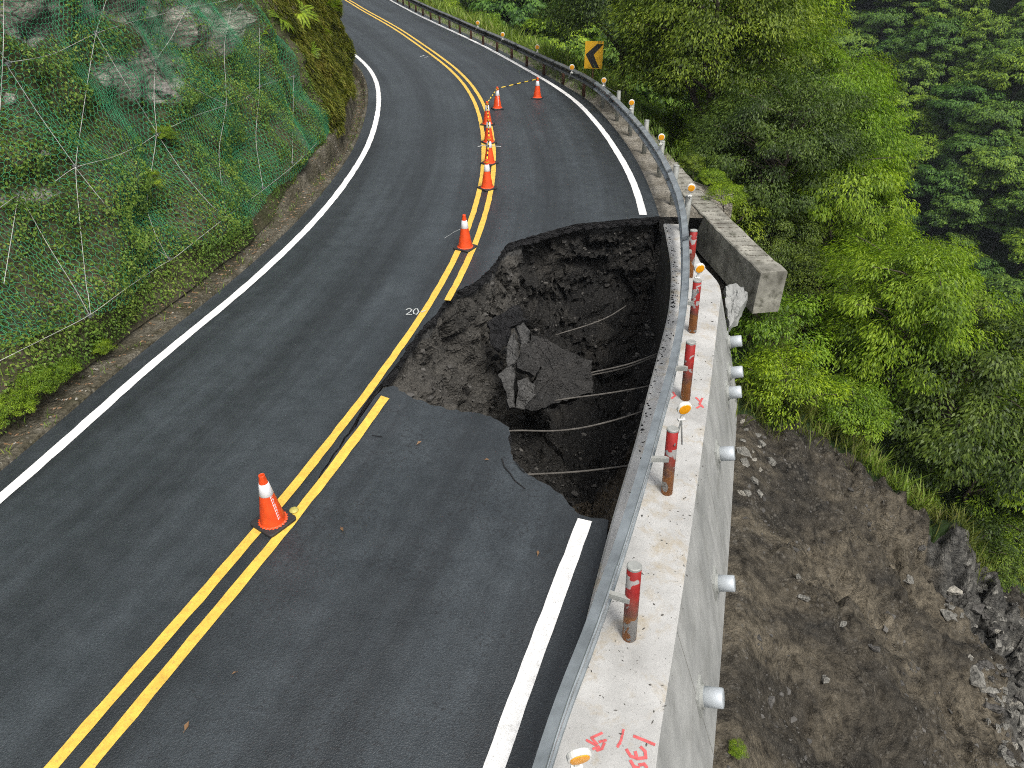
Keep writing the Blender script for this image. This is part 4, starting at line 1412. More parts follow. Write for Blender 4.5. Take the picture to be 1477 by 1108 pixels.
# amber delineators
def build_delineator():
    d = empty('delineator')
    mb = MB(); mb.box((-.018, -.008, -.17), (.018, .008, -.06)); mb.box((-.040, -.02, -.19), (.040, .02, -.165)); mb.build('stem', M['plastic'], d)
    Mx = Matrix.Rotation(math.pi / 2, 4, 'X')
    mb = MB(); mb.lathe([(.082, -.022), (.085, -.018), (.085, .018), (.078, .022)], 24, Mx); mb.build('housing', M['plastic'], d, False)
    mb = MB(); mb.lathe([(.070, .0225), (.066, .028), (.03, .031)], 24, Mx); mb.build('lens', M['amber'], d, False)
    return d
del0 = build_delineator()
dpx = [((835, 1091), 1.08, 'amber round reflector at the bottom edge, nearest to the camera'), ((987, 589), 1.1, 'amber reflector behind the second red post on the wall'),
       ((1009, 387), 1.1, 'amber reflector at the far end of the white wall'), ((997, 271), 1.08, 'amber reflector beside the old wall stub'),
       ((954, 198), 1.08, 'amber reflector by the grey posts, before the dark trees'), ((911, 148), 1.08, 'amber reflector above the bend of the guardrail'),
       ((871, 116), 1.08, 'small amber reflector just below the chevron sign'), ((825, 97), 1.0, 'tiny amber reflector left of the chevron sign'), ((775, 68), 1.0, 'tiny amber reflector along the dark far guardrail'), ((725, 50), 1.0, 'tiny amber reflector over the far straight'),
       ((689, 33), 1.0, 'farthest amber reflector on the dark guardrail')]
for i, ((px, py), z, lab) in enumerate(dpx):
    o = del0 if i == 0 else copy_tree(del0)
    q = P(px, py, z)
    # keep it on the valley side of the beam, clipped to the nearest post line
    o.location = tuple(map(float, q))
    o.rotation_euler = (R(8), 0, R(-4 if i > 2 else 12))
    o.scale = (1, 1, 1) if i < 7 else (1.1, 1.1, 1.1)
    tag(o, lab, 'reflector', 'amber delineators along the guardrail')
    # clamp arm down to the post / beam
    st = [c for c in o.children if c.name.startswith('stem')][0]
    near = min([Vector((p.location.x + p.parent.location.x * 0, p.location.y, .8)) for p in posts] + [Vector((*y_at(off, yq), .70)) for yq in np.arange(27.6, 62, 1.88)], key=lambda w: (Vector((q[0], q[1], .8)) - w).length)
    if 0.05 < (near - Vector(o.location)).length < 3:
        Mi = Matrix.Translation(o.location) @ o.rotation_euler.to_matrix().to_4x4() @ Matrix.Diagonal((*o.scale, 1))
        a = Vector((0, 0, -.175)); b = Mi.inverted() @ Vector((near.x, near.y, min(.80, near.z)))
        mb = MB(); mb.tube([a, b], 0.009, 6); mb.build('bracket', M['galv_dull'], o)

# chevron sign
def build_sign():
    q = P(856, 138, 0.0)
    base = np.array((3.75, 28.3, -0.5))
    s = empty('chevron_sign', base, 'yellow sign with black left chevron behind the guardrail bend', 'sign', rz=R(-6))
    c = P(856.5, 79.5, 1.55)
    # sign centre stands over the base: height found from the pixel at the base's distance
    t = base[1] / ray(856.5, 79.5)[1]
    zc = CAM_H + ray(856.5, 79.5)[2] * t - base[2]
    xc = ray(856.5, 79.5)[0] * t
    s.location.x = float(xc)
    w, h = 0.33, 0.46
    mb = MB(); mb.tube([(0, .04, 0), (0, .04, zc + h * .6)], 0.035, 12); mb.build('post', M['rusty'], s, True)
    mb = MB(); mb.box((-w, -.006, zc - h), (w, .006, zc + h)); mb.build('plate', M['sign_y'], s)
    y = -.0095
    pts = [(w * .98, h * .78), (-w * .86, h * .02), (w * .98 * .55, -h * .96), (w * 1.0, -h * .96), (w * .02, 0.0), (w * 1.0, h * .62)]
    pts = [(.28, .80), (.98, .80), (-.02, .02), (.66, -.95), (-.06, -.95), (-.90, .04)]
    v = [(a * w, y, zc + b * h) for a, b in pts]
    v += [(a * w, -.0065, zc + b * h) for a, b in pts]
    f = [(0, 1, 2, 5)[::-1], (5, 2, 3, 4)[::-1]] + [(i, (i + 1) % 6, 6 + (i + 1) % 6, 6 + i) for i in range(6)]
    mb = MB(); mb.add(v, f); mb.build('chevron', M['sign_k'], s)
    for zz in (-.3, .3):
        mb = MB(); mb.box((-.05, .006, zc + zz - .02), (.05, .075, zc + zz + .02)); mb.build('clamp', M['galv_post'], s)
build_sign()

# ------------------------------------------------------------------ traffic cones
def build_cone():
    c = empty('traffic_cone')
    mb = MB()
    n, w, cr = 6, 0.19, 0.045
    ring = []
    for (sx, sy, a0) in ((1, 1, 0), (-1, 1, 90), (-1, -1, 180), (1, -1, 270)):
        for k in range(n):
            a = R(a0 + 90 * k / (n - 1))
            ring.append((sx * (w - cr) + cr * math.cos(a), sy * (w - cr) + cr * math.sin(a)))
    m = len(ring)
    v = [(x, y, 0.0) for x, y in ring] + [(x, y, .024) for x, y in ring] + [(x * .95, y * .95, .032) for x, y in ring]
    f = [tuple(reversed(range(m))), tuple(2 * m + i for i in range(m))]
    for l in (0, 1):
        f += [(l * m + i, l * m + (i + 1) % m, (l + 1) * m + (i + 1) % m, (l + 1) * m + i) for i in range(m)]
    mb.add(v, f)
    mb.build('base', M['rubber'], c)
    # scalloped flange
    k = 48
    v, f = [], []
    for i in range(k):
        a = 2 * math.pi * i / k
        r = 0.168 if i % 2 else 0.152
        v.append((r * math.cos(a), r * math.sin(a), .034))
    for i in range(k):
        a = 2 * math.pi * i / k
        v.append((.140 * math.cos(a), .140 * math.sin(a), .046))
    f = [(i, (i + 1) % k, k + (i + 1) % k, k + i) for i in range(k)]
    mb = MB(); mb.add(v, f); mb.build('flange', M['cone'], c)
    rr = lambda z: .142 - (.142 - .034) * (z - .04) / .64
    mb = MB(); mb.lathe([(rr(.04), .04), (rr(.44), .44), (rr(.60), .60), (rr(.68), .68), (.034, .695), (.026, .70), (.022, .69), (.02, .6)], 32, cap=False)
    mb.build('body', M['cone'], c, True)
    mb = MB(); mb.lathe([(rr(.43) + .001, .43), (rr(.432) + .003, .432), (rr(.588) + .003, .588), (rr(.59) + .001, .59)], 32, cap=False)
    mb.build('sleeve', M['sleeve'], c, True)
    # lettering down the side: small white characters
    v, f = [], []
    rg = random.Random(4)
    mbt = MB()
    for i in range(9):
        z1 = .415 - i * .036
        for a, b, cc, d in (((-1, 1, 1, .7)), ((-1, 1, .1, -.2)), ((-.9, -.5, 1, -1)), ((.45, .9, .9, -.9)))[: rg.choice([3, 4, 4])]:
            zz = [z1 + .014 * cc, z1 + .014 * d]
            q = []
            for (u, z) in ((a, zz[1]), (b, zz[1]), (b, zz[0]), (a, zz[0])):
                r = rr(z) + .0025
                an = u * .016 / r
                q.append((r * math.cos(an), r * math.sin(an), z))
            mbt.add(q, [(0, 1, 2, 3)])
    mbt.build('lettering', M['sleeve'], c)
    return c
cone0 = build_cone()
cones = [((-2.70, 5.80), R(25), 'nearest orange cone, standing alone on the yellow lines beside the crack'),
         ((-0.95, 13.55), R(60), 'lone orange cone left of the hole, on the left yellow line'),
         ((-0.61, 17.22), R(40), 'orange cone at the near end of the row joined by bars'),
         ((-0.61, 19.25), R(55), 'second orange cone of the barred row, counted from the hole'),
         ((-0.68, 21.28), R(35), 'third orange cone of the barred row, counted from the hole'),
         ((-0.78, 23.34), R(65), 'fourth orange cone of the barred row, counted from the hole'),
         ((-0.50, 25.47), R(20), 'orange cone at the corner where the bar row turns across the lane'),
         ((0.91, 27.05), R(70), 'farthest orange cone, close to the right white edge line')]
for i, ((x, y), rz, lab) in enumerate(cones):
    o = cone0 if i == 0 else copy_tree(cone0)
    o.location = (x, y, 0.0075)
    o.rotation_euler = (0, 0, rz - R(90) if i else R(-35))
    tag(o, lab, 'traffic cone', 'orange traffic cones on the road')
    ch = [c for c in o.children]
    if i not in (0, 6):
        for c in ch:
            if c.name.startswith('lettering'):
                bpy.data.objects.remove(c)
bar_labels = ['black and yellow bar between the two nearest cones of the row', 'black and yellow bar between second and third cone of the row', 'black and yellow bar between third and fourth cone of the row',
              'black and yellow bar from the fourth cone to the corner cone', 'black and yellow bar across the lane to the farthest cone']
for i, lab in enumerate(bar_labels):
    a = Vector((*cones[i + 2][0], .655)); b = Vector((*cones[i + 3][0], .655))
    d = b - a
    mb = MB()
    L = d.length
    mb.tube([(0, 0, .05), (0, 0, L * .5), (0, 0, L - .05)], 0.017, 10)
    o = empty('barrier_bar', a, lab, 'barrier bar', 'striped bars between the cones')
    o.rotation_euler = d.to_track_quat('Z', 'Y').to_euler()
    mb.build('bar', M['bar'], o, True)
    for z in (0.0, L):
        mb = MB(); mb.lathe([(.052, -.008), (.052, .008), (.042, .008), (.042, -.008), (.052, -.008)], 20, Matrix.Translation((0, 0, z)) @ Matrix.Rotation(math.pi / 2, 4, 'X'), cap=False)
        mb.build('end_ring', M['sign_y'], o)

# road stud by the nearest cone
q = P(424, 737)
mb = MB(); mb.lathe([(.055, 0), (.052, .012), (.03, .022)], 16)
tag(mb.build('road_stud', M['grass_dry'], None, True, loc=(q[0], q[1], 0.007)), 'small yellow road stud at the foot of the nearest cone', 'road stud')
# fallen leaves
for i, ((px, py), s, lab) in enumerate([((493, 762), .055, 'single tan leaf on the asphalt right of the nearest cone'), ((604, 632), .06, 'yellowish curled leaf on the slab near the crack'), ((702, 657), .045, 'reddish leaf close to the broken slab edge'),
                                        ((270, 1048), .06, 'greenish leaf near the bottom edge of the road'), ((776, 797), .05, 'brown twiggy leaf left of the white edge line'), ((338, 972), .035, 'small pale leaf low in the right lane')]):
    q = P(px, py)
    z = float(slump(q[:2])[0]) + .006
    s *= .7
    r = random.Random(i)
    v = [(-s, 0, .0), (-s * .2, -s * .45, .012), (s, 0, .008), (-s * .1, s * .45, .02), (0, 0, .002), (-s * 1.5, .004, .001), (-s, .006, .001)]
    f = [(0, 1, 4), (1, 2, 4), (2, 3, 4), (3, 0, 4), (0, 5, 6)]
    tag(obj('fallen_leaf', mesh('fallen_leaf', np.array(v), f), M['dry_leaf'], None, (q[0], q[1], z), (0, 0, r.uniform(0, 6.28))), lab, 'leaf')

# ------------------------------------------------------------------ gutter and cut slope on the hill side
def build_gutter():
    c = EL[(EL[:, 1] > -3.5)]
    nn = -normals2(c)                        # towards the hill
    y = c[:, 1]
    dd = 0.34 * sstep(17.5, 21.0, y)
    toe = 0.10 + 0.24 * sstep(14, 19, y) * (1 - sstep(30, 34, y))
    n3 = lambda q, s, o=0: fbm(np.c_[q * s, np.full(len(q), o)], 4)
    sec = [(0.003, -.2 + 0 * y), (0.005, .03 + .02 * n3(c, 2.0)), (.10, .04 + .03 * n3(c, 3.0)), (.15, .03 - dd), (.32, -.01 - dd), (.46, .0 - dd), (.50, .03 - dd * .5), (.54, toe + .02 * n3(c, 2.0, 3)), (.72, toe + .03 + .04 * n3(c, 1.6, 5)), (1.1, toe + .25 + 0 * y)]
    rows = []
    for o, z in sec:
        q = c + nn * (o + (0.03 * n3(c, 1.5, o * 9)[:, None] if o > .02 else 0))
        rows.append(np.c_[q, z + (0.025 * n3(c, 4.0, o * 5) if o > .02 else 0)])
    n = len(c)
    v = np.vstack(rows)
    f = np.array([(k * n + i, k * n + i + 1, (k + 1) * n + i + 1, (k + 1) * n + i) for k in range(len(rows) - 1) for i in range(n - 1)])
    global GBVH
    GBVH = BVHTree.FromPolygons([tuple(map(float, q)) for q in v], [tuple(map(int, q)) for q in f])
    tag(obj('gutter', mesh('gutter', v, f, False), M['conc_gutter']), 'dirty concrete gutter and toe kerb under the netted slope', kind='structure')
build_gutter()

HS = 9.5
def build_cut():
    c = crom(EL[(EL[:, 1] > -3.5)][::3], 0.10, 4)
    nn = -normals2(c)
    hs = np.arange(0, HS, 0.09)
    y = c[:, 1]
    cot = 0.50 - 0.33 * sstep(20, 30, y)
    S, Hh = len(c), len(hs)
    V = np.zeros((S, Hh, 3))
    for k, h in enumerate(hs):
        o = 0.62 - 0.14 * (1 - sstep(13, 18, y)) + cot * h - 0.5 * np.exp(-((h - 3.6) / 1.3) ** 2) * sstep(26, 33, y) * 0.7 + 0.25 * sstep(0, .5, h) * sstep(16, 21, y) * 0
        q = c + nn * o[:, None]
        V[:, k] = np.c_[q, np.full(S, 0.06 + h)]
    flat = V.reshape(-1, 3)
    hh = np.tile(hs, S)
    am = sstep(0.0, 0.8, hh)
    big = 0.55 * fbm(flat * 0.33 + 3, 3)
    # blocky rock ledges: where the rock comes through
    rk = fbm(flat * np.array((0.5, 0.5, 0.9)) + 31, 3)
    dep = flat[:, 1] * math.cos(PITCH) - (flat[:, 2] - CAM_H) * math.sin(PITCH)
    dep = np.maximum(dep, 1.0)
    pu = CX + FPX * flat[:, 0] / dep
    pv = CY + FPX * (-flat[:, 1] * math.sin(PITCH) - (flat[:, 2] - CAM_H) * math.cos(PITCH)) / dep
    spots = np.zeros(len(flat))
    for (a, b, ra, rb, k) in [(215, 108, 44, 38, 1.15), (262, 38, 72, 34, 1.15), (16, 25, 40, 46, 1.1), (150, 100, 26, 26, .7), (328, 25, 22, 24, .8), (190, 15, 60, 22, .9), (110, 20, 40, 25, .5)]:
        spots = np.maximum(spots, k * np.exp(-((pu - a) / ra) ** 2 - ((pv - b) / rb) ** 2))
    rockm = np.clip(1.0 * np.clip(rk - 0.42, 0, 1) + spots * 1.15 + 0.25 * fbm(flat * 1.3 + 8, 3) * (spots > .15), 0, 1) * am * (1 - sstep(19.0, 20.5, flat[:, 1]))
    strat = (flat @ np.array((0.30, -0.18, 0.93))) * 1.9 + 0.55 * fbm(flat * 0.7 + 12, 3)
    saw = strat - np.floor(strat)
    saw = np.where(saw < .82, saw / .82, (1 - saw) / .18)
    blk = np.abs(fbm(flat * 1.1 + 90, 3))
    fc = facets(flat * np.array((1.0, 1.0, 1.25)) * .95) + 0.45 * facets(flat * 2.3 + 7, 3)
    ledge = rockm * (-0.04 + 0.09 * saw + 0.17 * fc)
    rk = rockm
    fine = 0.22 * fbm(flat * 0.9 + 5, 3) + 0.12 * fbm(flat * 2.2, 4) + 0.05 * np.abs(fbm(flat * 6, 3))
    dn = np.repeat(nn, Hh, axis=0)
    disp_s = (big * 0.8) * am
    disp = disp_s - ledge * am - fine * (0.15 + 0.85 * am)
    smooth = flat + np.c_[dn * (disp_s)[:, None], np.zeros(len(flat))]
    V2 = flat + np.c_[dn * disp[:, None], 0.15 * fbm(flat * 1.1 + 70, 3) * am]
    a = np.arange(S * Hh).reshape(S, Hh)
    F = np.stack([a[:-1, :-1], a[:-1, 1:], a[1:, 1:], a[1:, :-1]], -1).reshape(-1, 4)
    me = mesh('cut_slope', V2, F)
    at = me.attributes.new('rock', 'FLOAT', 'POINT')
    at.data.foreach_set('value', rockm.astype(np.float32))
    o = obj('cut_slope', me, M['cut'])
    tag(o, 'steep overgrown rock cutting above the left edge of the road', kind='structure')
    # top of the hill: carry the terrain on backwards
    top = V2.reshape(S, Hh, 3)[:, -1]
    top2 = top + np.c_[nn * 25, np.full(S, 14.0)]
    v = np.r_[top[::4], top2[::4]]
    n = len(top[::4])
    tag(obj('hill_top', mesh('hill_top', v, np.array([(i, n + i, n + i + 1, i + 1) for i in range(n - 1)])), M['forest_floor']), 'wooded hill above the cutting', kind='structure')
    return V2.reshape(S, Hh, 3), smooth.reshape(S, Hh, 3), F, c, hs, rk.reshape(S, Hh), nn
CUT, CUTS, CUTF, CUTC, CUTH, CUTRK, CUTN = build_cut()
CBVH = BVHTree.FromPolygons([tuple(map(float, v)) for v in CUT.reshape(-1, 3)], [tuple(map(int, f)) for f in CUTF])
def spix(px, py):
    h = CBVH.ray_cast(Vector((0, 0, CAM_H)), Vector(ray(px, py)).normalized())
    return (np.array(h[0]), np.array(h[1])) if h[0] is not None else None
def grid_sample(G, u, w):
    """u: station index (float), w: height index (float)"""
    i = np.clip(np.floor(u).astype(int), 0, G.shape[0] - 2); j = np.clip(np.floor(w).astype(int), 0, G.shape[1] - 2)
    a, b = (u - i)[:, None], (w - j)[:, None]
    return (G[i, j] * (1 - a) * (1 - b) + G[i + 1, j] * a * (1 - b) + G[i, j + 1] * (1 - a) * b + G[i + 1, j + 1] * a * b)
CUTM = np.array([np.max([CUT[:, :, 0]], axis=0)])

# ------------------------------------------------------------------ leaves
def leaf_arrays(pos, nrm, dirv, L, Wd, fold=0.25):
    """quads: base, side, tip, side"""
    pos = np.asarray(pos); n = len(pos)
    nrm = nrm / (np.linalg.norm(nrm, axis=1)[:, None] + 1e-9)
    d = dirv - nrm * np.sum(dirv * nrm, 1)[:, None]
    d /= np.linalg.norm(d, axis=1)[:, None] + 1e-9
    s = np.cross(nrm, d)
    L = np.asarray(L).reshape(-1, 1); Wd = np.asarray(Wd).reshape(-1, 1)
    b = pos - d * L * .5
    t = pos + d * L * .5 - nrm * L * fold
    l = pos + s * Wd * .5
    r = pos - s * Wd * .5
    v = np.stack([b, l, t, r], 1).reshape(-1, 3)
    f = np.arange(4 * n).reshape(n, 4)
    return v, f

def rand_unit(n, rng):
    v = rng.normal(size=(n, 3))
    return v / np.linalg.norm(v, axis=1)[:, None]

# ground cover on the cutting
def build_cover():
    rng = np.random.default_rng(11)
    S, Hh = CUT.shape[:2]
    n = 520000
    ymax_i = int(np.searchsorted(CUTC[:, 1], 46)); ymin_i = int(np.searchsorted(CUTC[:, 1], 2.0))
    u = rng.uniform(ymin_i, ymax_i - 2, n)
    w = rng.uniform(0, 1, n) ** 1.15 * 7.4 / 0.09
    p = grid_sample(CUT, u, w)
    rk = grid_sample(CUTRK[:, :, None], u, w)[:, 0]
    m = fbm(p * 0.55 + 50, 4) + 0.25 * fbm(p * 2.2, 2)
    y = p[:, 1]
    hgt = p[:, 2]
    mossy = sstep(20.5, 23.0, y + 0.5 * fbm(p * 0.8, 2) - 0.35 * hgt + 1.0)
    keepm = (m + 0.18 - 0.04 * hgt - rk * 1.5 + mossy * .75 > rng.uniform(-.35, .28, n)) & (hgt > 0.10 + .35 * rng.uniform(size=n) ** 2)
    mk = m[keepm]
    p, y, mossy, u, w = p[keepm], y[keepm], mossy[keepm], u[keepm], w[keepm]
    i = np.clip(u.astype(int), 0, S - 1)
    hn = -CUTN[i]
    nrm = np.c_[hn * 0.75, np.full(len(p), 0.65)] + rand_unit(len(p), rng) * 0.65
    dirv = np.c_[hn * 0.4, np.full(len(p), -0.6)] + rand_unit(len(p), rng) * 0.9
    p = p + np.c_[hn, np.full(len(p), .35)] * (rng.uniform(0.0, 1, len(p)) * np.clip(.07 + .22 * mk, .03, .28))[:, None]
    mm = mossy > rng.uniform(.35, .65, len(p))
    L = rng.uniform(.02, .065, len(p)); Wd = L * rng.uniform(.4, .7, len(p))
    v, f = leaf_arrays(p[~mm], nrm[~mm], dirv[~mm], L[~mm], Wd[~mm])
    tag(obj('ground_cover', mesh('ground_cover', v, f), M['leaf_ground']), 'low leafy ground cover under the green net', kind='stuff')
    # hanging moss and grass on the bend: long thin blades
    q = p[mm]
    d2 = np.c_[hn[mm] * .5, np.full(len(q), -1.0)] + rand_unit(len(q), rng) * .5
    L = rng.uniform(.08, .34, len(q))
    v, f = leaf_arrays(q, nrm[mm], d2, L, L * .11 + .004, .1)
    tag(obj('hanging_grass', mesh('hanging_grass', v, f), M['leaf_moss']), 'yellow-green moss and grass hanging on the bend of the cutting', kind='stuff')
build_cover()

# rockfall net
def smooth_grid(G, k):
    for _ in range(k):
        H2 = G.copy()
        H2[1:-1] = (G[:-2] + G[1:-1] * 2 + G[2:]) / 4
        G = H2.copy()
        H2[:, 1:-1] = (G[:, :-2] + G[:, 1:-1] * 2 + G[:, 2:]) / 4
        G = H2
    return G
NETG = smooth_grid(CUT, 6)
NETG = NETG + np.concatenate([np.repeat(-CUTN[:, None, :], NETG.shape[1], 1) * 0.09, np.full(NETG.shape[:2] + (1,), .05)], 2)
net = empty('rockfall_net', (*y_at(EL, 12.0) - np.array((1.2, 0)), 0.3), 'green hexagonal wire net with steel ropes pinned over the cutting', 'rockfall net')
def build_net(layer):
    s_of = np.r_[0, np.cumsum(np.linalg.norm(np.diff(CUTC, axis=0), axis=1))]
    i0, i1 = np.searchsorted(CUTC[:, 1], 3.0), np.searchsorted(CUTC[:, 1], 22.5)
    cw, chh = 0.102, 0.118
    rng = np.random.default_rng(3 + layer)
    nodes, edges, key = [], [], {}
    def nid(a, b):
        k = (a, b)
        if k not in key:
            key[k] = len(nodes)
            nodes.append((a, b))
        return key[k]
    cols = int((s_of[i1] - s_of[i0]) / cw)
    rws = int(7.3 / (chh * .75))
    # honeycomb in (s, l): pointed tops
    for r in range(rws):
        for c in range(cols):
            x = c * 2 + (r % 2)
            y = r * 3
            A, B, C = nid(x, y + 1), nid(x + 1, y), nid(x + 1, y - 2)
            D = nid(x + 2, y + 1)
            edges += [(A, B), (B, D), (B, C)]
    nd = np.array(nodes, float)
    s = s_of[i0] + nd[:, 0] * cw / 2 + rng.normal(0, .006, len(nd))
    l = 0.42 + nd[:, 1] * chh / 4 + rng.normal(0, .006, len(nd))
    u = np.interp(s, s_of, np.arange(len(s_of)))
    # sagging folds: compress columns here and there
    fold = 0.10 * np.sin(s * 2.1 + 0.8 * np.sin(l * .9)) + 0.05 * np.sin(s * 5.3 + l)
    if layer:
        fold = 0.16 * np.sin(s * 1.7 + 1.3 + 0.9 * np.sin(l * .7)) + .04
    u = u + fold / 0.10
    w = l * 0.89 / 0.09
    pos = grid_sample(NETG, u, w)
    yy = pos[:, 1]; hh = pos[:, 2]
    ok = (yy < 20.9 + .12 * (0 - hh) + .25 * np.sin(hh * 3)) & (hh < 7) & (hh > .38 + .1 * np.sin(yy * 1.7) + .35 * sstep(14, 9, yy))
    if layer:
        # where two widths of netting overlap and bunch up
        ok &= np.sin(s * 2.55 + 0.55 * l + 0.9 * np.sin(l * 1.3 + s)) > 0.2
        pos[:, 2] += .02
    E = np.array([e for e in edges if ok[e[0]] and ok[e[1]]])
    a, b = pos[E[:, 0]], pos[E[:, 1]]
    d = b - a
    d /= np.linalg.norm(d, axis=1)[:, None] + 1e-9
    up = np.array((0.55, -0.4, 0.73))
    s1 = np.cross(d, up); s1 /= np.linalg.norm(s1, axis=1)[:, None] + 1e-9
    s2 = np.cross(d, s1)
    rd = 0.0038
    V = []
    for base in (a, b):
        for k in range(3):
            an = 2 * math.pi * k / 3
            V.append(base + (s1 * math.cos(an) + s2 * math.sin(an)) * rd)
    V = np.stack(V, 1).reshape(-1, 3)
    n = len(E)
    o6 = np.arange(n)[:, None] * 6
    F = np.concatenate([o6 + np.array([(k, (k + 1) % 3, 3 + (k + 1) % 3, 3 + k)]) for k in range(3)], 0)
    keep(obj('wire_mesh', mesh('wire_mesh', V, F), M['net']), net)
build_net(0)
build_net(1)
c1 = lambda l: [(a * .379, b * .379) for a, b in l]
c4 = lambda l: [(a * .379, 380 + b * .379) for a, b in l]
ropes = [c1([(405, 0), (365, 120), (330, 330), (310, 470), (285, 635), (305, 860), (330, 1105)]) + c4([(335, 110), (345, 195)]),
         c1([(715, 20), (650, 150), (590, 230), (585, 380), (598, 510), (570, 690), (555, 790), (590, 890), (640, 985)]),
         c1([(880, 30), (850, 180), (865, 400), (830, 570), (845, 720), (862, 825)]),
         c1([(985, 10), (990, 330), (970, 530), (1000, 710)]),
         c1([(1118, 290), (1112, 620)]),
         c1([(15, 0), (12, 220), (0, 420)]),
         c1([(70, 740), (15, 1080)]),
         c1([(80, 750), (180, 930), (290, 1105)]) + c4([(225, 0), (340, 195)])[1:],
         c1([(0, 195), (30, 240), (200, 210), (365, 125), (530, 75), (715, 30), (870, 0)]),
         c1([(30, 255), (150, 440), (285, 630)]),
         c1([(365, 130), (480, 320), (598, 505)]),
         c1([(590, 230), (720, 330), (865, 400)]),
         c1([(210, 690), (285, 635), (430, 600), (530, 555), (598, 510), (740, 440), (865, 400), (930, 380), (990, 325), (1118, 290)]),
         c1([(0, 790), (70, 740)]),
         c4([(0, 370), (170, 285), (340, 200), (480, 95), (615, 5)]) + c1([(660, 985), (760, 905), (862, 825), (1000, 725), (1120, 630), (1205, 545)]),
         c1([(598, 510), (690, 650), (800, 780), (862, 825)]),
         c1([(285, 635), (400, 780), (560, 930), (650, 985)])]
for pl in ropes:
    q = []
    for i in range(len(pl) - 1):
        for t in np.linspace(0, 1, 7, endpoint=False):
            x, y = pl[i][0] + (pl[i + 1][0] - pl[i][0]) * t, pl[i][1] + (pl[i + 1][1] - pl[i][1]) * t
            h = spix(x, y)
            if h is not None:
                q.append(h[0] - ray(x, y) / np.linalg.norm(ray(x, y)) * 0.24)
    h = spix(*pl[-1])
    if h is not None:
        q.append(h[0] - ray(*pl[-1]) / np.linalg.norm(ray(*pl[-1])) * 0.24)
    if len(q) > 3:
        q = np.array(q)
        for _ in range(3):
            q2 = q.copy(); q2[1:-1] = (q[:-2] + q[1:-1] + q[2:]) / 3; q = q2
        mb = MB(); mb.tube(q, 0.0042, 5)
        keep(mb.build('rope', M['rope'], None), net)
for a, b in c1([(365, 125), (30, 245), (285, 635), (598, 510), (865, 400), (990, 327), (862, 828), (645, 985), (1118, 290), (1000, 715), (70, 745), (1112, 620), (715, 25), (590, 232)]) + c4([(340, 198)]):
    h = spix(a, b)
    if h is not None:
        p = h[0] - ray(a, b) / np.linalg.norm(ray(a, b)) * 0.22
        mb = MB()
        mb.tube([(0, 0, 0), (0.09, -.04, .03)], .009, 6); mb.box((-.035, -.035, -.006), (.035, .035, .006), Matrix.Rotation(R(60), 4, 'Y'))
        o = mb.build('anchor_pin', M['galv_dull'], None, loc=p)
        keep(o, net)

# rock outcrops on the cutting
for i, (px, py, s, lab) in enumerate([(14, 142, .22, 'pale loose stone caught in the net at the left edge'), (205, 310, .13, 'small grey stone half way down the netted slope'), (345, 12, .3, 'small grey rock at the top right of the cutting'),
                                      (228, 132, .34, 'pale slab of rock at the foot of the upper rock face'), (158, 238, .10, 'small pale stone under the middle rope'), (62, 222, .12, 'pale stone left of the middle rope crossing')]):
    h = spix(px, py)
    if h is not None:
        p = h[0] + ray(px, py) / np.linalg.norm(ray(px, py)) * s * 0.3
        rock(p, s, M['rock'] if i not in (0, 4, 5) else M['rock_pale'], lab, 'rocks in the cutting', seed=i + 3)
for i, (px, py, s) in enumerate([(100, 580, .07), (185, 505, .09), (290, 418, .08), (60, 650, .06), (455, 262, .07)]):
    h = spix(px, py)
    if h is not None:
        rock(h[0], s, M['rock_pale'], ['stone on the dirt verge near the bright weeds', 'stone at the foot of the slope below the rope junction', 'stone on the verge, half way along the netted slope', 'lowest stone on the verge at the left edge', 'stone on the kerb near the bend'][i], 'stones on the verge', 'stone', 'stone', seed=i)

# ------------------------------------------------------------------ plants
def crown_mesh(name, seed, Rx, Rz, nclump, nleaf, cr, leaf, wid, droop=0.3, flat=0.55, zlo=-0.55):
    rng = np.random.default_rng(seed)
    dirs = rand_unit(nclump * 3, rng)
    dirs = dirs[dirs[:, 2] > zlo][:nclump]
    lob = 1 + 0.22 * fbm(dirs * 1.7 + seed, 2)
    rad = rng.uniform(0.35, 1.0, len(dirs)) ** 0.55 * lob
    cen = dirs * rad[:, None] * np.array((Rx, Rx, Rz))
    P_, N_, D_, L_ = [], [], [], []
    for k, c in enumerate(cen):
        r = cr * rng.uniform(.6, 1.35)
        m = int(nleaf * rng.uniform(.6, 1.4))
        u = rand_unit(m, rng)
        rr = rng.uniform(0.15, 1, m) ** 0.5
        q = c + u * rr[:, None] * r * np.array((1, 1, flat))
        out = q * np.array((1 / Rx, 1 / Rx, 1 / Rz)) * .6 + (q - c) / r * .5
        N_.append(np.array((0, 0, .75)) + out * .55 + rand_unit(m, rng) * .5)
        hd = (q - c) * np.array((1, 1, 0)) / r + c * np.array((1, 1, 0)) / Rx * .6
        D_.append(hd + np.array((0, 0, -droop)) + rand_unit(m, rng) * .45)
        P_.append(q)
        L_.append(rng.uniform(.7, 1.3, m) * leaf)
    P_, N_, D_, L_ = np.vstack(P_), np.vstack(N_), np.vstack(D_), np.concatenate(L_)
    v, f = leaf_arrays(P_, N_, D_, L_, L_ * wid)
    return mesh(name, v, f), cen

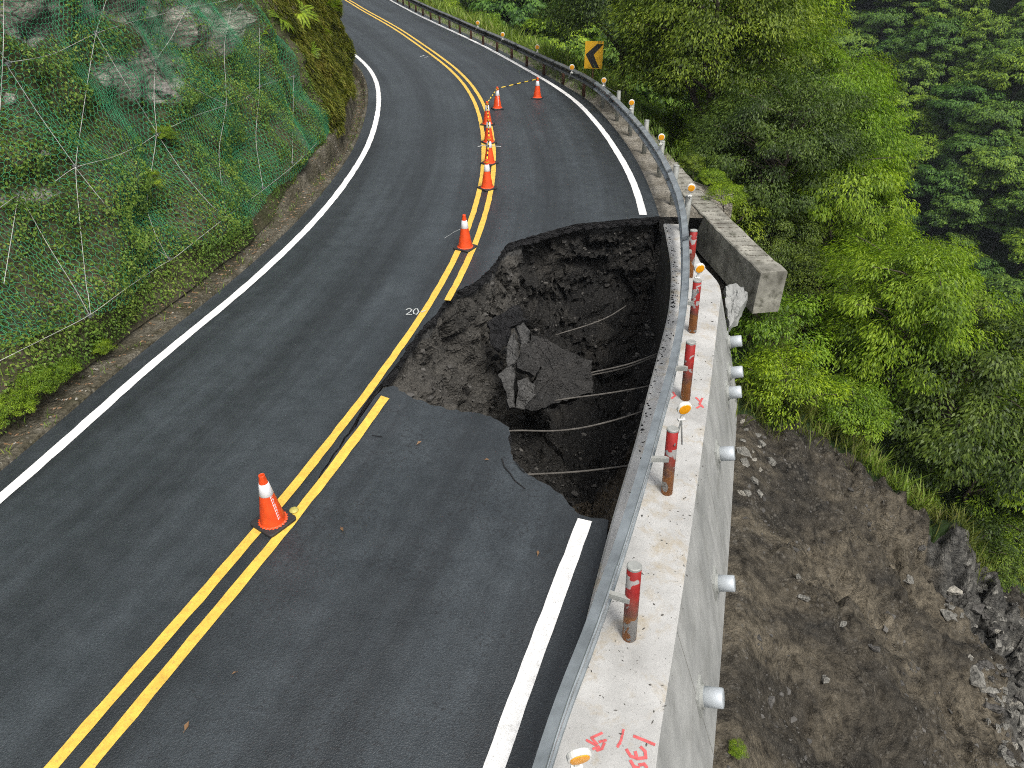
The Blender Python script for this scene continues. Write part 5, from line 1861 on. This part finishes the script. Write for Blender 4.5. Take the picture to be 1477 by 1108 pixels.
def wood_mesh(name, seed, base_z, top_z, r0, targets, n_limbs):
    rng = np.random.default_rng(seed)
    mb = MB()
    zs = np.linspace(base_z, top_z, 7)
    bend = np.c_[np.cumsum(rng.normal(0, .10, 7)), np.cumsum(rng.normal(0, .10, 7))]
    bend -= bend[0]
    pts = np.c_[bend, zs]
    rad = np.linspace(r0, r0 * .25, 7)
    mb.tube(pts, rad, 8)
    idx = rng.choice(len(targets), min(n_limbs, len(targets)), replace=False)
    for i in idx:
        t = targets[i]
        zz = np.clip(t[2] - rng.uniform(.3, .9) * np.hypot(t[0], t[1]) * .8, base_z + (top_z - base_z) * .2, top_z)
        a = np.array([np.interp(zz, zs, pts[:, 0]), np.interp(zz, zs, pts[:, 1]), zz])
        k = np.interp(zz, zs, rad) * .55
        mid = (a + t) / 2 + np.array((0, 0, .12 * np.linalg.norm(t - a))) + rng.normal(0, .12, 3)
        mb.tube(crom(np.array([a, mid, t]), np.linalg.norm(t - a) / 5, 0), np.linspace(k, .012, len(crom(np.array([a, mid, t]), np.linalg.norm(t - a) / 5, 0))), 5, cap=False)
    return mesh(name, np.array(mb.v), mb.f, True)

# each species: crown mesh + wood mesh, crown centre at height hc over the foot
def species(seed, Rx, Rz, hc, nclump, nleaf, cr, leaf, wid, matl, r0, limbs, **kw):
    cm, cen = crown_mesh('crown', seed, Rx, Rz, nclump, nleaf, cr, leaf, wid, **kw)
    cm.materials.append(matl)
    v = np.zeros(len(cm.vertices) * 3, np.float32)
    cm.vertices.foreach_get('co', v); v = v.reshape(-1, 3); v[:, 2] += hc
    cm.vertices.foreach_set('co', v.ravel()); cm.update()
    cen = cen + np.array((0, 0, hc))
    wm = wood_mesh('trunk', seed, -0.8, hc + Rz * .45, r0, cen, limbs)
    wm.materials.append(M['bark'])
    return cm, wm, hc + Rz
BIG = [species(101, 3.4, 3.6, 6.6, 200, 340, .78, .12, .34, M['leaf_a'], .22, 44, droop=.5), species(102, 3.1, 3.3, 6.4, 190, 340, .72, .125, .32, M['leaf_b'], .20, 44, droop=.7), species(103, 3.6, 3.2, 6.0, 200, 330, .78, .112, .38, M['leaf_c'], .22, 44, droop=.4)]
MID = [species(111, 1.9, 1.9, 3.2, 105, 300, .52, .092, .36, M['leaf_a'], .10, 30, droop=.5), species(112, 2.0, 1.7, 3.0, 105, 300, .52, .09, .36, M['leaf_c'], .10, 30, droop=.5), species(113, 1.7, 2.0, 3.3, 100, 300, .48, .095, .32, M['leaf_b'], .09, 30, droop=.6)]
SHR = [species(121, 1.0, .75, .75, 46, 170, .32, .08, .38, M['leaf_a'], .03, 16, droop=.3), species(122, 1.1, .8, .8, 46, 170, .34, .075, .36, M['leaf_b'], .03, 16, droop=.3), species(123, .95, .8, .8, 46, 165, .32, .08, .36, M['leaf_c'], .03, 16, droop=.3)]
FAR = [species(131, 3.4, 3.0, 5.0, 85, 190, .85, .27, .55, M['leaf_far'], .2, 8, zlo=-.2, flat=.45), species(132, 3.0, 2.6, 4.6, 75, 190, .8, .26, .55, M['leaf_far'], .2, 8, zlo=-.2, flat=.45), species(133, 3.7, 2.8, 4.8, 90, 190, .9, .28, .5, M['leaf_far'], .2, 8, zlo=-.2, flat=.45), species(134, 2.5, 3.0, 5.0, 70, 190, .75, .26, .55, M['leaf_far'], .2, 8, zlo=-.2, flat=.45)]
def plant(sp, loc, scale, label, cat, group, name, rng, sz=None):
    e = empty(name, loc, label, cat, group, rng.uniform(0, 6.28))
    s = scale
    e.scale = (s, s, sz or s * rng.uniform(.9, 1.1))
    a = bpy.data.objects.new('crown', sp[0]); COL.objects.link(a); a.parent = e
    b = bpy.data.objects.new('trunk', sp[1]); COL.objects.link(b); b.parent = e
    return e
prng = random.Random(42)
placed = []
def in_view(x, y, z, mar=180):
    dz = z - CAM_H
    dep = y * math.cos(PITCH) - dz * math.sin(PITCH)
    if dep < 1: return False
    u = CX + FPX * x / dep
    v = CY + FPX * (-y * math.sin(PITCH) - dz * math.cos(PITCH)) / dep
    return -mar < u < 1477 + mar and -mar < v < 1108 + mar

# big trees right behind the bend
bigs = [(6.6, 25.5, 0, 1.0, 'large leafy tree directly behind the grey guardrail posts'), (10.0, 25.0, 1, 1.0, 'large bright green tree at the right of the roadside trees, against the far hill'), (8.2, 29.5, 1, 1.15, 'tall bright-topped tree at the top centre right'),
        (4.8, 31.5, 2, 1.0, 'dark tree behind the chevron sign'), (11.6, 30.5, 0, 1.1, 'large tree behind the bright green one at the top edge'), (7.6, 20.8, 2, .72, 'dark leafy tree beside the old wall stub')]
for x, y, k, s, lab in bigs:
    plant(BIG[k], (x, y, tz_at(x, y) - .1), s, lab, 'tree', 'trees behind the guardrail', 'broadleaf_tree', prng)
    placed.append((x, y, 2.0 * s))

# scatter on the valley side
cand = []
for x in np.arange(-12, 34, 1.35):
    for y in np.arange(2, 66, 1.35):
        cand.append((x + prng.uniform(-.6, .6), y + prng.uniform(-.6, .6)))
cand = np.array(cand)
cz, cdist, cyy, cin, ccd = terrain(cand)
order = np.argsort(cdist)
cnt = {'shrub': 0, 'mid': 0}
todo = []
for i in order:
    x, y = cand[i]; d = cdist[i]; z = cz[i]
    if d < 1.9 or d > 30 or cin[i] or (cyy[i] < 15.5 and (ccd[i] > -.02)):
        continue
    if d > 15 and y > 30:
        continue
    if y > 27 and d < 6.5 and prng.random() < .45:
        continue
    if y < 12.0 and x < 5.0:
        continue
    if not in_view(x, y, z + 1.5, 300):
        continue
    uu, vv = CX + FPX * x / (y * math.cos(PITCH) - (z + 2.5 - CAM_H) * math.sin(PITCH)), CY + FPX * (-y * math.sin(PITCH) - (z + 2.5 - CAM_H) * math.cos(PITCH)) / (y * math.cos(PITCH) - (z + 2.5 - CAM_H) * math.sin(PITCH))
    if uu > 1415 and 470 < vv < 640 and d > 9: continue
    near_road = d < 3.2
    crest = ccd[i] > -1.6 and x > 4 and y < 20
    if near_road or crest:
        sp, sc, rad, kind = prng.choice(SHR), prng.uniform(.6, 1.15), .75, 'shrub'
    elif y > 27 and d < 8:
        sp, sc, rad, kind = SHR[prng.choice([0, 1, 1])], prng.uniform(1.0, 1.9), 1.0, 'shrub'
    elif d < 5.0:
        if prng.random() < .6:
            sp, sc, rad, kind = prng.choice(SHR), prng.uniform(1.0, 1.7), 1.0, 'shrub'
        else:
            sp, sc, rad, kind = prng.choice(MID), prng.uniform(.55, .75), 1.15, 'mid'
    else:
        sp, sc, rad, kind = prng.choice(MID), prng.uniform(.75, 1.2), 1.55, 'mid'
    if d > 18: rad = 2.6; sc *= 1.2
    if any((x - a) ** 2 + (y - b) ** 2 < (rad + c * .5) ** 2 * .55 for a, b, c in placed):
        continue
    if cnt[kind] >= 150: continue
    placed.append((x, y, rad))
    cnt[kind] += 1
    if kind == 'shrub':
        todo.append((plant(sp, (x, y, z - .08), sc, None, 'shrub', 'shrubs on the valley slope', 'shrub', prng), sp, sc, 'shrub'))
    else:
        todo.append((plant(sp, (x, y, z - .1), sc, None, 'tree', 'young trees on the valley slope', 'young_tree', prng), sp, sc, 'young tree'))

# the wood across the valley
fr = random.Random(9)
pts = []
for x in np.arange(18, 175, 3.5):
    for y in np.arange(14, 200, 3.5):
        pts.append((x + fr.uniform(-1.4, 1.4), y + fr.uniform(-1.4, 1.4)))
pts = np.array(pts)
pz, pd = terrain(pts)[:2]
fars = []
for (x, y), z, d in zip(pts, pz, pd):
    if d < 47 or not in_view(x, y, z + 4, 40): continue
    dep = y * math.cos(PITCH) - (z + 4 - CAM_H) * math.sin(PITCH)
    u = CX + FPX * x / dep
    if u < 1150: continue
    fars.append((dep, x, y, z))
fars.sort()
for dep, x, y, z in fars[:290]:
    k = fr.randrange(4)
    sc = fr.uniform(.65, 1.2) * (1 if dep < 100 else 1.25)
    todo.append((plant(FAR[k], (x, y, z - .2), sc, None, 'tree', 'trees on the far hillside', 'forest_tree', fr), FAR[k], sc, 'forest tree across the valley'))

# trees that close the view behind the far straight
for x in np.arange(-8, 34, 5.0):
    for y in (44, 52, 60, 70, 82):
        xx, yy_ = x + prng.uniform(-1.5, 1.5), y + prng.uniform(-2, 2)
        d = sdist(np.array([[xx, yy_]]), ER)[0][0]
        if d < 7 or d > 40: continue
        z = tz_at(xx, yy_)
        if not in_view(xx, yy_, z + 5, 60): continue
        sp = FAR[prng.randrange(4)]
        todo.append((plant(sp, (xx, yy_, z - .2), prng.uniform(.85, 1.25), None, 'tree', 'trees beyond the far straight', 'slope_tree', prng), sp, 1, 'tree beyond the road'))

# labels for the plants: each is named by its kind and its rank, in the picture, from the landmark closest to it
def to_px(v):
    dep = v[1] * math.cos(PITCH) - (v[2] - CAM_H) * math.sin(PITCH)
    return CX + FPX * v[0] / dep, CY + FPX * (-v[1] * math.sin(PITCH) - (v[2] - CAM_H) * math.cos(PITCH)) / dep
LAND = [('the old wall stub', (1115, 420)), ('the chevron sign', (856, 80)), ('the crest of the landslide', (1200, 680)), ('the right end of the landslide crest', (1440, 845)), ('the top right corner', (1477, 0)), ('the far end of the white wall', (1040, 400)),
        ('the middle of the right edge', (1477, 430)), ('the tall bright-topped tree', (1150, 30)), ('the far end of the dark guardrail', (610, 5)), ('the large bright green tree', (1230, 160))]
KIND = {id(M['leaf_a']): 0}
def leaf_word(sp):
    return {'leaf_mid_green': 'mid green', 'leaf_bright_green': 'bright green', 'leaf_deep_green': 'dark green', 'leaf_far_forest': 'dense green'}[sp[0].materials[0].name]
def ordinal(n):
    return str(n) + ('th' if 10 <= n % 100 <= 20 else {1: 'st', 2: 'nd', 3: 'rd'}.get(n % 10, 'th'))
groups = {}
for e, sp, sc, what in todo:
    u, v = to_px((e.location.x, e.location.y, e.location.z + sp[2] * sc * .6))
    li = min(range(len(LAND)), key=lambda k: (LAND[k][1][0] - u) ** 2 + (LAND[k][1][1] - v) ** 2)
    dd = math.hypot(LAND[li][1][0] - u, LAND[li][1][1] - v)
    groups.setdefault((leaf_word(sp), what, li), []).append((dd, e))
for (w, what, li), lst in groups.items():
    for k, (dd, e) in enumerate(sorted(lst, key=lambda t: t[0])):
        e['label'] = '%s %s, %snearest to %s' % (w, what, '' if k == 0 else ordinal(k + 1) + ' ', LAND[li][0])

# roadside grass behind the guardrail
def grass_stuff(name, n, fn, hmin, hmax, m, label, seed):
    rng = np.random.default_rng(seed)
    V, F = [], []
    P_, D_, N_, L_ = [], [], [], []
    for _ in range(n):
        p = fn(rng)
        if p is None: continue
        k = int(rng.integers(5, 10))
        for _ in range(k):
            P_.append(np.array(p) + np.array((*rng.normal(0, .07, 2), 0)))
            a = rng.uniform(0, 6.28); t = rng.uniform(.1, .75)
            D_.append((math.cos(a) * t, math.sin(a) * t, 1)); N_.append((math.cos(a), math.sin(a), -t)); L_.append(rng.uniform(hmin, hmax))
    P_, D_, N_, L_ = map(np.array, (P_, D_, N_, L_))
    D_ = D_ / np.linalg.norm(D_, axis=1)[:, None]
    v, f = leaf_arrays(P_ + D_ * L_[:, None] * .48, -N_, D_, L_, L_ * .035 + .006, .22)
    return tag(obj(name, mesh(name, v, f), m), label, kind='stuff')
def verge(r):
    y = r.uniform(27, 60)
    d = r.uniform(.75, 6.5) if y > 27 else r.uniform(1.0, 2.6)
    c = y_at(ER, y)
    k = int(np.argmin(np.abs(ER[:, 1] - y)))
    q = ER[k] + normals2(ER)[k] * d
    z = tz_at(float(q[0]), float(q[1]))
    zs = -.05 - max(0, d - 1.1) * 1.2 if d < 2.3 else -99
    return (q[0], q[1], max(z, zs) - .03)
NER = normals2(ER)
grass_stuff('roadside_grass', 4200, verge, .35, 1.35, M['grass'], 'tall light green grass behind the far guardrail', 5)
def kerb_weed(r):
    y = r.uniform(19.5, 60)
    k = int(np.argmin(np.abs(ER[:, 1] - y)))
    q = ER[k] + NER[k] * (r.uniform(.03, .7) if y > 27 else r.uniform(.75, 1.4))
    return (q[0], q[1], -.05)
grass_stuff('verge_weeds', 900, kerb_weed, .08, .28, M['grass'], 'short weeds between asphalt and far guardrail', 6)

def crest_tuft(r):
    k = int(r.integers(0, len(CREST) - 1)); t = r.random()
    q = CREST[k] * (1 - t) + CREST[k + 1] * t + r.normal(0, .25, 2) + np.array((0, .35))
    return (q[0], q[1], tz_at(float(q[0]), float(q[1])) - .02)
grass_stuff('crest_grass', 420, crest_tuft, .15, .55, M['leaf_moss'], 'dry grass and roots hanging on the crest of the landslide', 12)
_q = np.random.default_rng(31).uniform((4.0, 9.5), (8.5, 15.5), (1500, 2))
_t = terrain(_q)
_ok = iter([tuple(q) for q, d, i in zip(_q, _t[1], _t[3]) if d > 1.8 and not i])
def below_stub(r):
    q = next(_ok, None)
    return None if q is None else (q[0], q[1], tz_at(*q) - .02)
grass_stuff('slope_grass', 1500, below_stub, .2, .7, M['grass'], 'grass and ferns on the slope under the old wall stub', 13)
# bright weeds by the old wall and at the foot of the wall
for i, ((px, py), k, s, lab) in enumerate([((1030, 290), 1, .42, 'bright weed clump on the old wall beside the amber reflector'), ((1012, 262), 1, .35, 'small bright weed between guardrail and old wall'), ((985, 240), 0, .35, 'green weed behind the last grey posts')]):
    q = P(px, py, 0)
    plant(SHR[k], (q[0] + .25, q[1], -.15), s, lab, 'weed', None, 'weed', prng)
for i, ((px, py), s, lab) in enumerate([((1062, 1085), .10, 'green weed at the foot of the wall by the bottom edge')]):
    q = tpix(px, py)
    if q is not None:
        plant(SHR[1], q, s, lab, 'weed', None, 'weed', prng)
# weeds on the hill-side verge
for i, (px, py, s, lab) in enumerate([(18, 600, .28, 'bright fern-like weed at the left edge, on the verge'), (58, 562, .26, 'bright weed clump second from the left edge'), (92, 540, .2, 'bright weed clump third from the left edge'), (145, 505, .16, 'small green weed on the verge below the net hem'),
                                      (126, 565, .14, 'tiny weed on the dirt verge'), (215, 268, .2, 'yellow-green fern in the middle of the net'), (235, 200, .2, 'bright weed under the middle rope crossing')]):
    h = spix(px, py)
    if h is not None:
        plant(SHR[1], h[0] + np.array((.05, -.03, -.05)), s, lab, 'weed', None, 'weed', prng)

# ferns hanging over the top of the bend
def fern_mesh():
    rng = np.random.default_rng(77)
    P_, N_, D_, L_ = [], [], [], []
    for k in range(11):
        a = 2 * math.pi * k / 11 + rng.uniform(-.2, .2)
        h = np.array((math.cos(a), math.sin(a), 0))
        s = np.array((-math.sin(a), math.cos(a), 0))
        Lf = rng.uniform(.6, 1.0)
        for t in np.linspace(.08, 1, 26):
            p = h * Lf * t + np.array((0, 0, .55 * Lf * (t - 1.15 * t * t)))
            w = .17 * Lf * math.sin(math.pi * min(1, t * .93 + .05)) + .02
            for sg in (-1, 1):
                P_.append(p + s * sg * w * .5 + np.array((0, 0, -.02)))
                D_.append(s * sg + h * .35 - np.array((0, 0, .25)))
                N_.append(np.array((0, 0, 1.0)) + h * (t - .4))
                L_.append(w)
    L_ = np.array(L_)
    v, f = leaf_arrays(np.array(P_), np.array(N_), np.array(D_), L_, np.full(len(L_), .03), .05)
    return mesh('fern', v, f)
fern_me = fern_mesh(); fern_me.materials.append(M['leaf_b'])
for i, (px, py, s, lab) in enumerate([(432, 18, .75, 'drooping fern at the top of the bend'), (405, 28, .7, 'pale fern left of the top of the bend'), (458, 42, .6, 'fern hanging above the open gutter'), (475, 12, .7, 'fern at the edge of the bend, against the road'), (380, 50, .5, 'fern just above the edge of the net'),
                                      (448, 75, .45, 'small fern half way up the mossy bend')]):
    h = spix(px, py)
    if h is not None:
        o = obj('fern', fern_me, None, None, h[0] - ray(px, py) * .02, (R(35), R(25), i * 1.1))
        o.scale = (s,) * 3
        tag(o, lab, 'fern', 'ferns on the bend of the cutting')

# ------------------------------------------------------------------ landslide rocks
rtodo = []
for i in range(16):
    r = random.Random(300 + i)
    px, py = r.uniform(1068, 1112), r.uniform(608, 715)
    if px - 1068 > (py - 590) * .7: px = 1072
    q = tpix(px, py)
    if q is not None:
        rtodo.append((rock(q, r.uniform(.07, .2), M['rock'] if i % 3 else M['rock_pale'], None, 'boulders at the far foot of the wall', 'boulder', 'boulder', seed=i), 'boulder', 'the third anchor cap', (1044, 655)))
for i in range(150):
    r = random.Random(500 + i)
    px, py = r.uniform(1365, 1480), r.uniform(845, 1105)
    if (px - 1365) < (py - 880) * .38: px = 1480 - r.random() * (1480 - 1365 - min(110, (py - 880) * .38))
    q = tpix(px, py)
    if q is not None:
        rtodo.append((rock(q - np.array((0, 0, .03)), .075 * r.uniform(.05, 1) ** -.5, [M['rock_dark'], M['rock'], M['rock_dark'], M['rock'], M['rock_pale'], M['rock']][i % 6] if i % 4 else M['rock_dark'], None, 'broken rocks at the right of the scar', 'broken_rock', 'rock', seed=i), 'broken rock', 'the right end of the landslide crest', (1477, 850)))
for i, (px, py, s) in enumerate([(1160, 862, .14), (1110, 1012, .12), (1152, 835, .1), (1300, 985, .1), (1310, 835, .15), (1330, 790, .13), (1215, 900, .1), (1260, 935, .12), (1190, 980, .13), (1095, 920, .1)]):
    q = tpix(px, py)
    if q is not None:
        rock(q, s, M['rock_dark'] if i % 2 else M['rock'], ['flat pale stone in the middle of the landslide slope', 'dark stone low on the slope near the wall', 'stone just above the flat pale stone', 'stone in the lower right of the bare slope', 'stone below the crest, right of the middle',
             'stone on the crest of the landslide', 'stone near the centre of the bare slope', 'stone right of the centre of the bare slope', 'stone in the lower middle of the bare slope', 'stone beside the wall, low on the slope'][i], 'stones on the landslide', 'stone', 'stone', seed=40 + i)
rgroups = {}
for o, what, lm, (lx, ly) in rtodo:
    u, v = to_px(o.location)
    w = {'grey_rock': 'grey', 'dark_rock': 'dark', 'pale_rock': 'pale'}[o.data.materials[0].name]
    rgroups.setdefault((w, what, lm), []).append((math.hypot(u - lx, v - ly), o))
for (w, what, lm), lst in rgroups.items():
    for k, (dd, o) in enumerate(sorted(lst, key=lambda t: t[0])):
        o['label'] = '%s %s on the landslide, %snearest to %s' % (w, what, '' if k == 0 else ordinal(k + 1) + ' ', lm)
def rubble():
    rng = np.random.default_rng(21)
    base = []
    for me in ROCKS:
        v = np.zeros(len(me.vertices) * 3); me.vertices.foreach_get('co', v)
        base.append((v.reshape(-1, 3), [tuple(p.vertices) for p in me.polygons]))
    V, F = [], []
    n = 0
    q = np.c_[rng.uniform(1.5, 13, 15000), rng.uniform(1.5, 15, 15000)]
    z, d, y, ins, cd = terrain(q)
    dens = fbm(np.c_[q * .6, z * 0], 3)
    for i in range(len(q)):
        if not ins[i] or d[i] < 1.7 or d[i] > 16 or dens[i] < rng.uniform(-.5, .6): continue
        bv, bf = base[int(rng.integers(6))]
        s = .009 * rng.uniform(.02, 1) ** -.62
        a = rng.uniform(0, 6.28)
        Rm = np.array(((math.cos(a), -math.sin(a), 0), (math.sin(a), math.cos(a), 0), (0, 0, 1)))
        v = (bv * s) @ Rm.T + np.array((q[i, 0], q[i, 1], tz_at(*q[i])))
        F += [tuple(k + n for k in f) for f in bf]
        V.append(v); n += len(v)
    tag(obj('rubble', mesh('rubble', np.vstack(V), F), M['rock_dark']), 'small stones strewn over the landslide scar', kind='stuff')
rubble()

# tiny roadside litter: dry leaves along the gutter
chips('gutter_litter', 700, lambda r: (lambda k: (*(EL[k] - normals2(EL)[k] * r.uniform(.1, .75)), .07))(int(r.integers(20, 130))), .012, .035, M['dry_leaf'], 'dry leaves lying along the gutter', 8) if False else None
NEL = normals2(EL)
def verge_hit(r, lo, hi):
    k = int(r.integers(25, 190))
    q = EL[k] - NEL[k] * r.uniform(lo, hi)
    z = -9
    for bv in (CBVH, GBVH):
        h = bv.ray_cast(Vector((q[0], q[1], 1.2)), Vector((0, 0, -1)))
        if h[0] is not None: z = max(z, h[0].z)
    return None if z < -1 else (q[0], q[1], z + .002)
def lit(r):
    return verge_hit(r, .1, .95)
chips('gutter_litter', 2600, lit, .006, .028, M['dry_leaf'], 'dry leaves lying along the foot of the slope', 8)

def pit_rubble():
    rng = np.random.default_rng(61)
    base = []
    for me in ROCKS:
        v = np.zeros(len(me.vertices) * 3); me.vertices.foreach_get('co', v)
        base.append((v.reshape(-1, 3), [tuple(p.vertices) for p in me.polygons]))
    V, F, n = [], [], 0
    rows = len(PITV) // PITN
    for _ in range(5200):
        r = int(rng.integers(5, rows - 4)); i = int(rng.integers(0, PITN))
        if PITW['near'][i] > .5 and r < 40: continue
        p = PITV[r * PITN + i] + rng.normal(0, .02, 3)
        bv, bf = base[int(rng.integers(6))]
        s = .0085 * rng.uniform(.012, 1) ** -.62
        a = rng.uniform(0, 6.28)
        Rm = np.array(((math.cos(a), -math.sin(a), 0), (math.sin(a), math.cos(a), 0), (0, 0, 1)))
        v = (bv * s) @ Rm.T + p
        F += [tuple(k + n for k in f) for f in bf]
        V.append(v); n += len(v)
    tag(obj('pit_rubble', mesh('pit_rubble', np.vstack(V), F), M['rock_dark']), 'loose gravel and stones stuck in the walls of the hole', kind='stuff')
pit_rubble()

grass_stuff('kerb_weeds', 420, lambda r: verge_hit(r, .35, .95) if r.random() < .8 else verge_hit(r, .02, .35), .04, .16, M['leaf_ground'], 'small weeds growing along the gutter', 51)
chips('verge_pebbles', 900, lambda r: verge_hit(r, .05, .9), .006, .024, M['rock_pale'], 'pale grit along the gutter', 52)

# ------------------------------------------------------------------ the damp air of the valley
def build_haze():
    m = bpy.data.materials.new('haze')
    m.use_nodes = True
    nt = m.node_tree
    nt.nodes.clear()
    out = nt.nodes.new('ShaderNodeOutputMaterial')
    pv = nt.nodes.new('ShaderNodeVolumePrincipled')
    pv.inputs['Color'].default_value = (0.80, 0.90, 1.0, 1)
    pv.inputs['Density'].default_value = 0.00032
    pv.inputs['Anisotropy'].default_value = 0.2
    nt.links.new(pv.outputs[0], out.inputs['Volume'])
    mb = MB(); mb.box((-70, -35, -42), (205, 225, 62))
    tag(mb.build('haze', m), 'thin damp air filling the valley', kind='stuff')
build_haze()
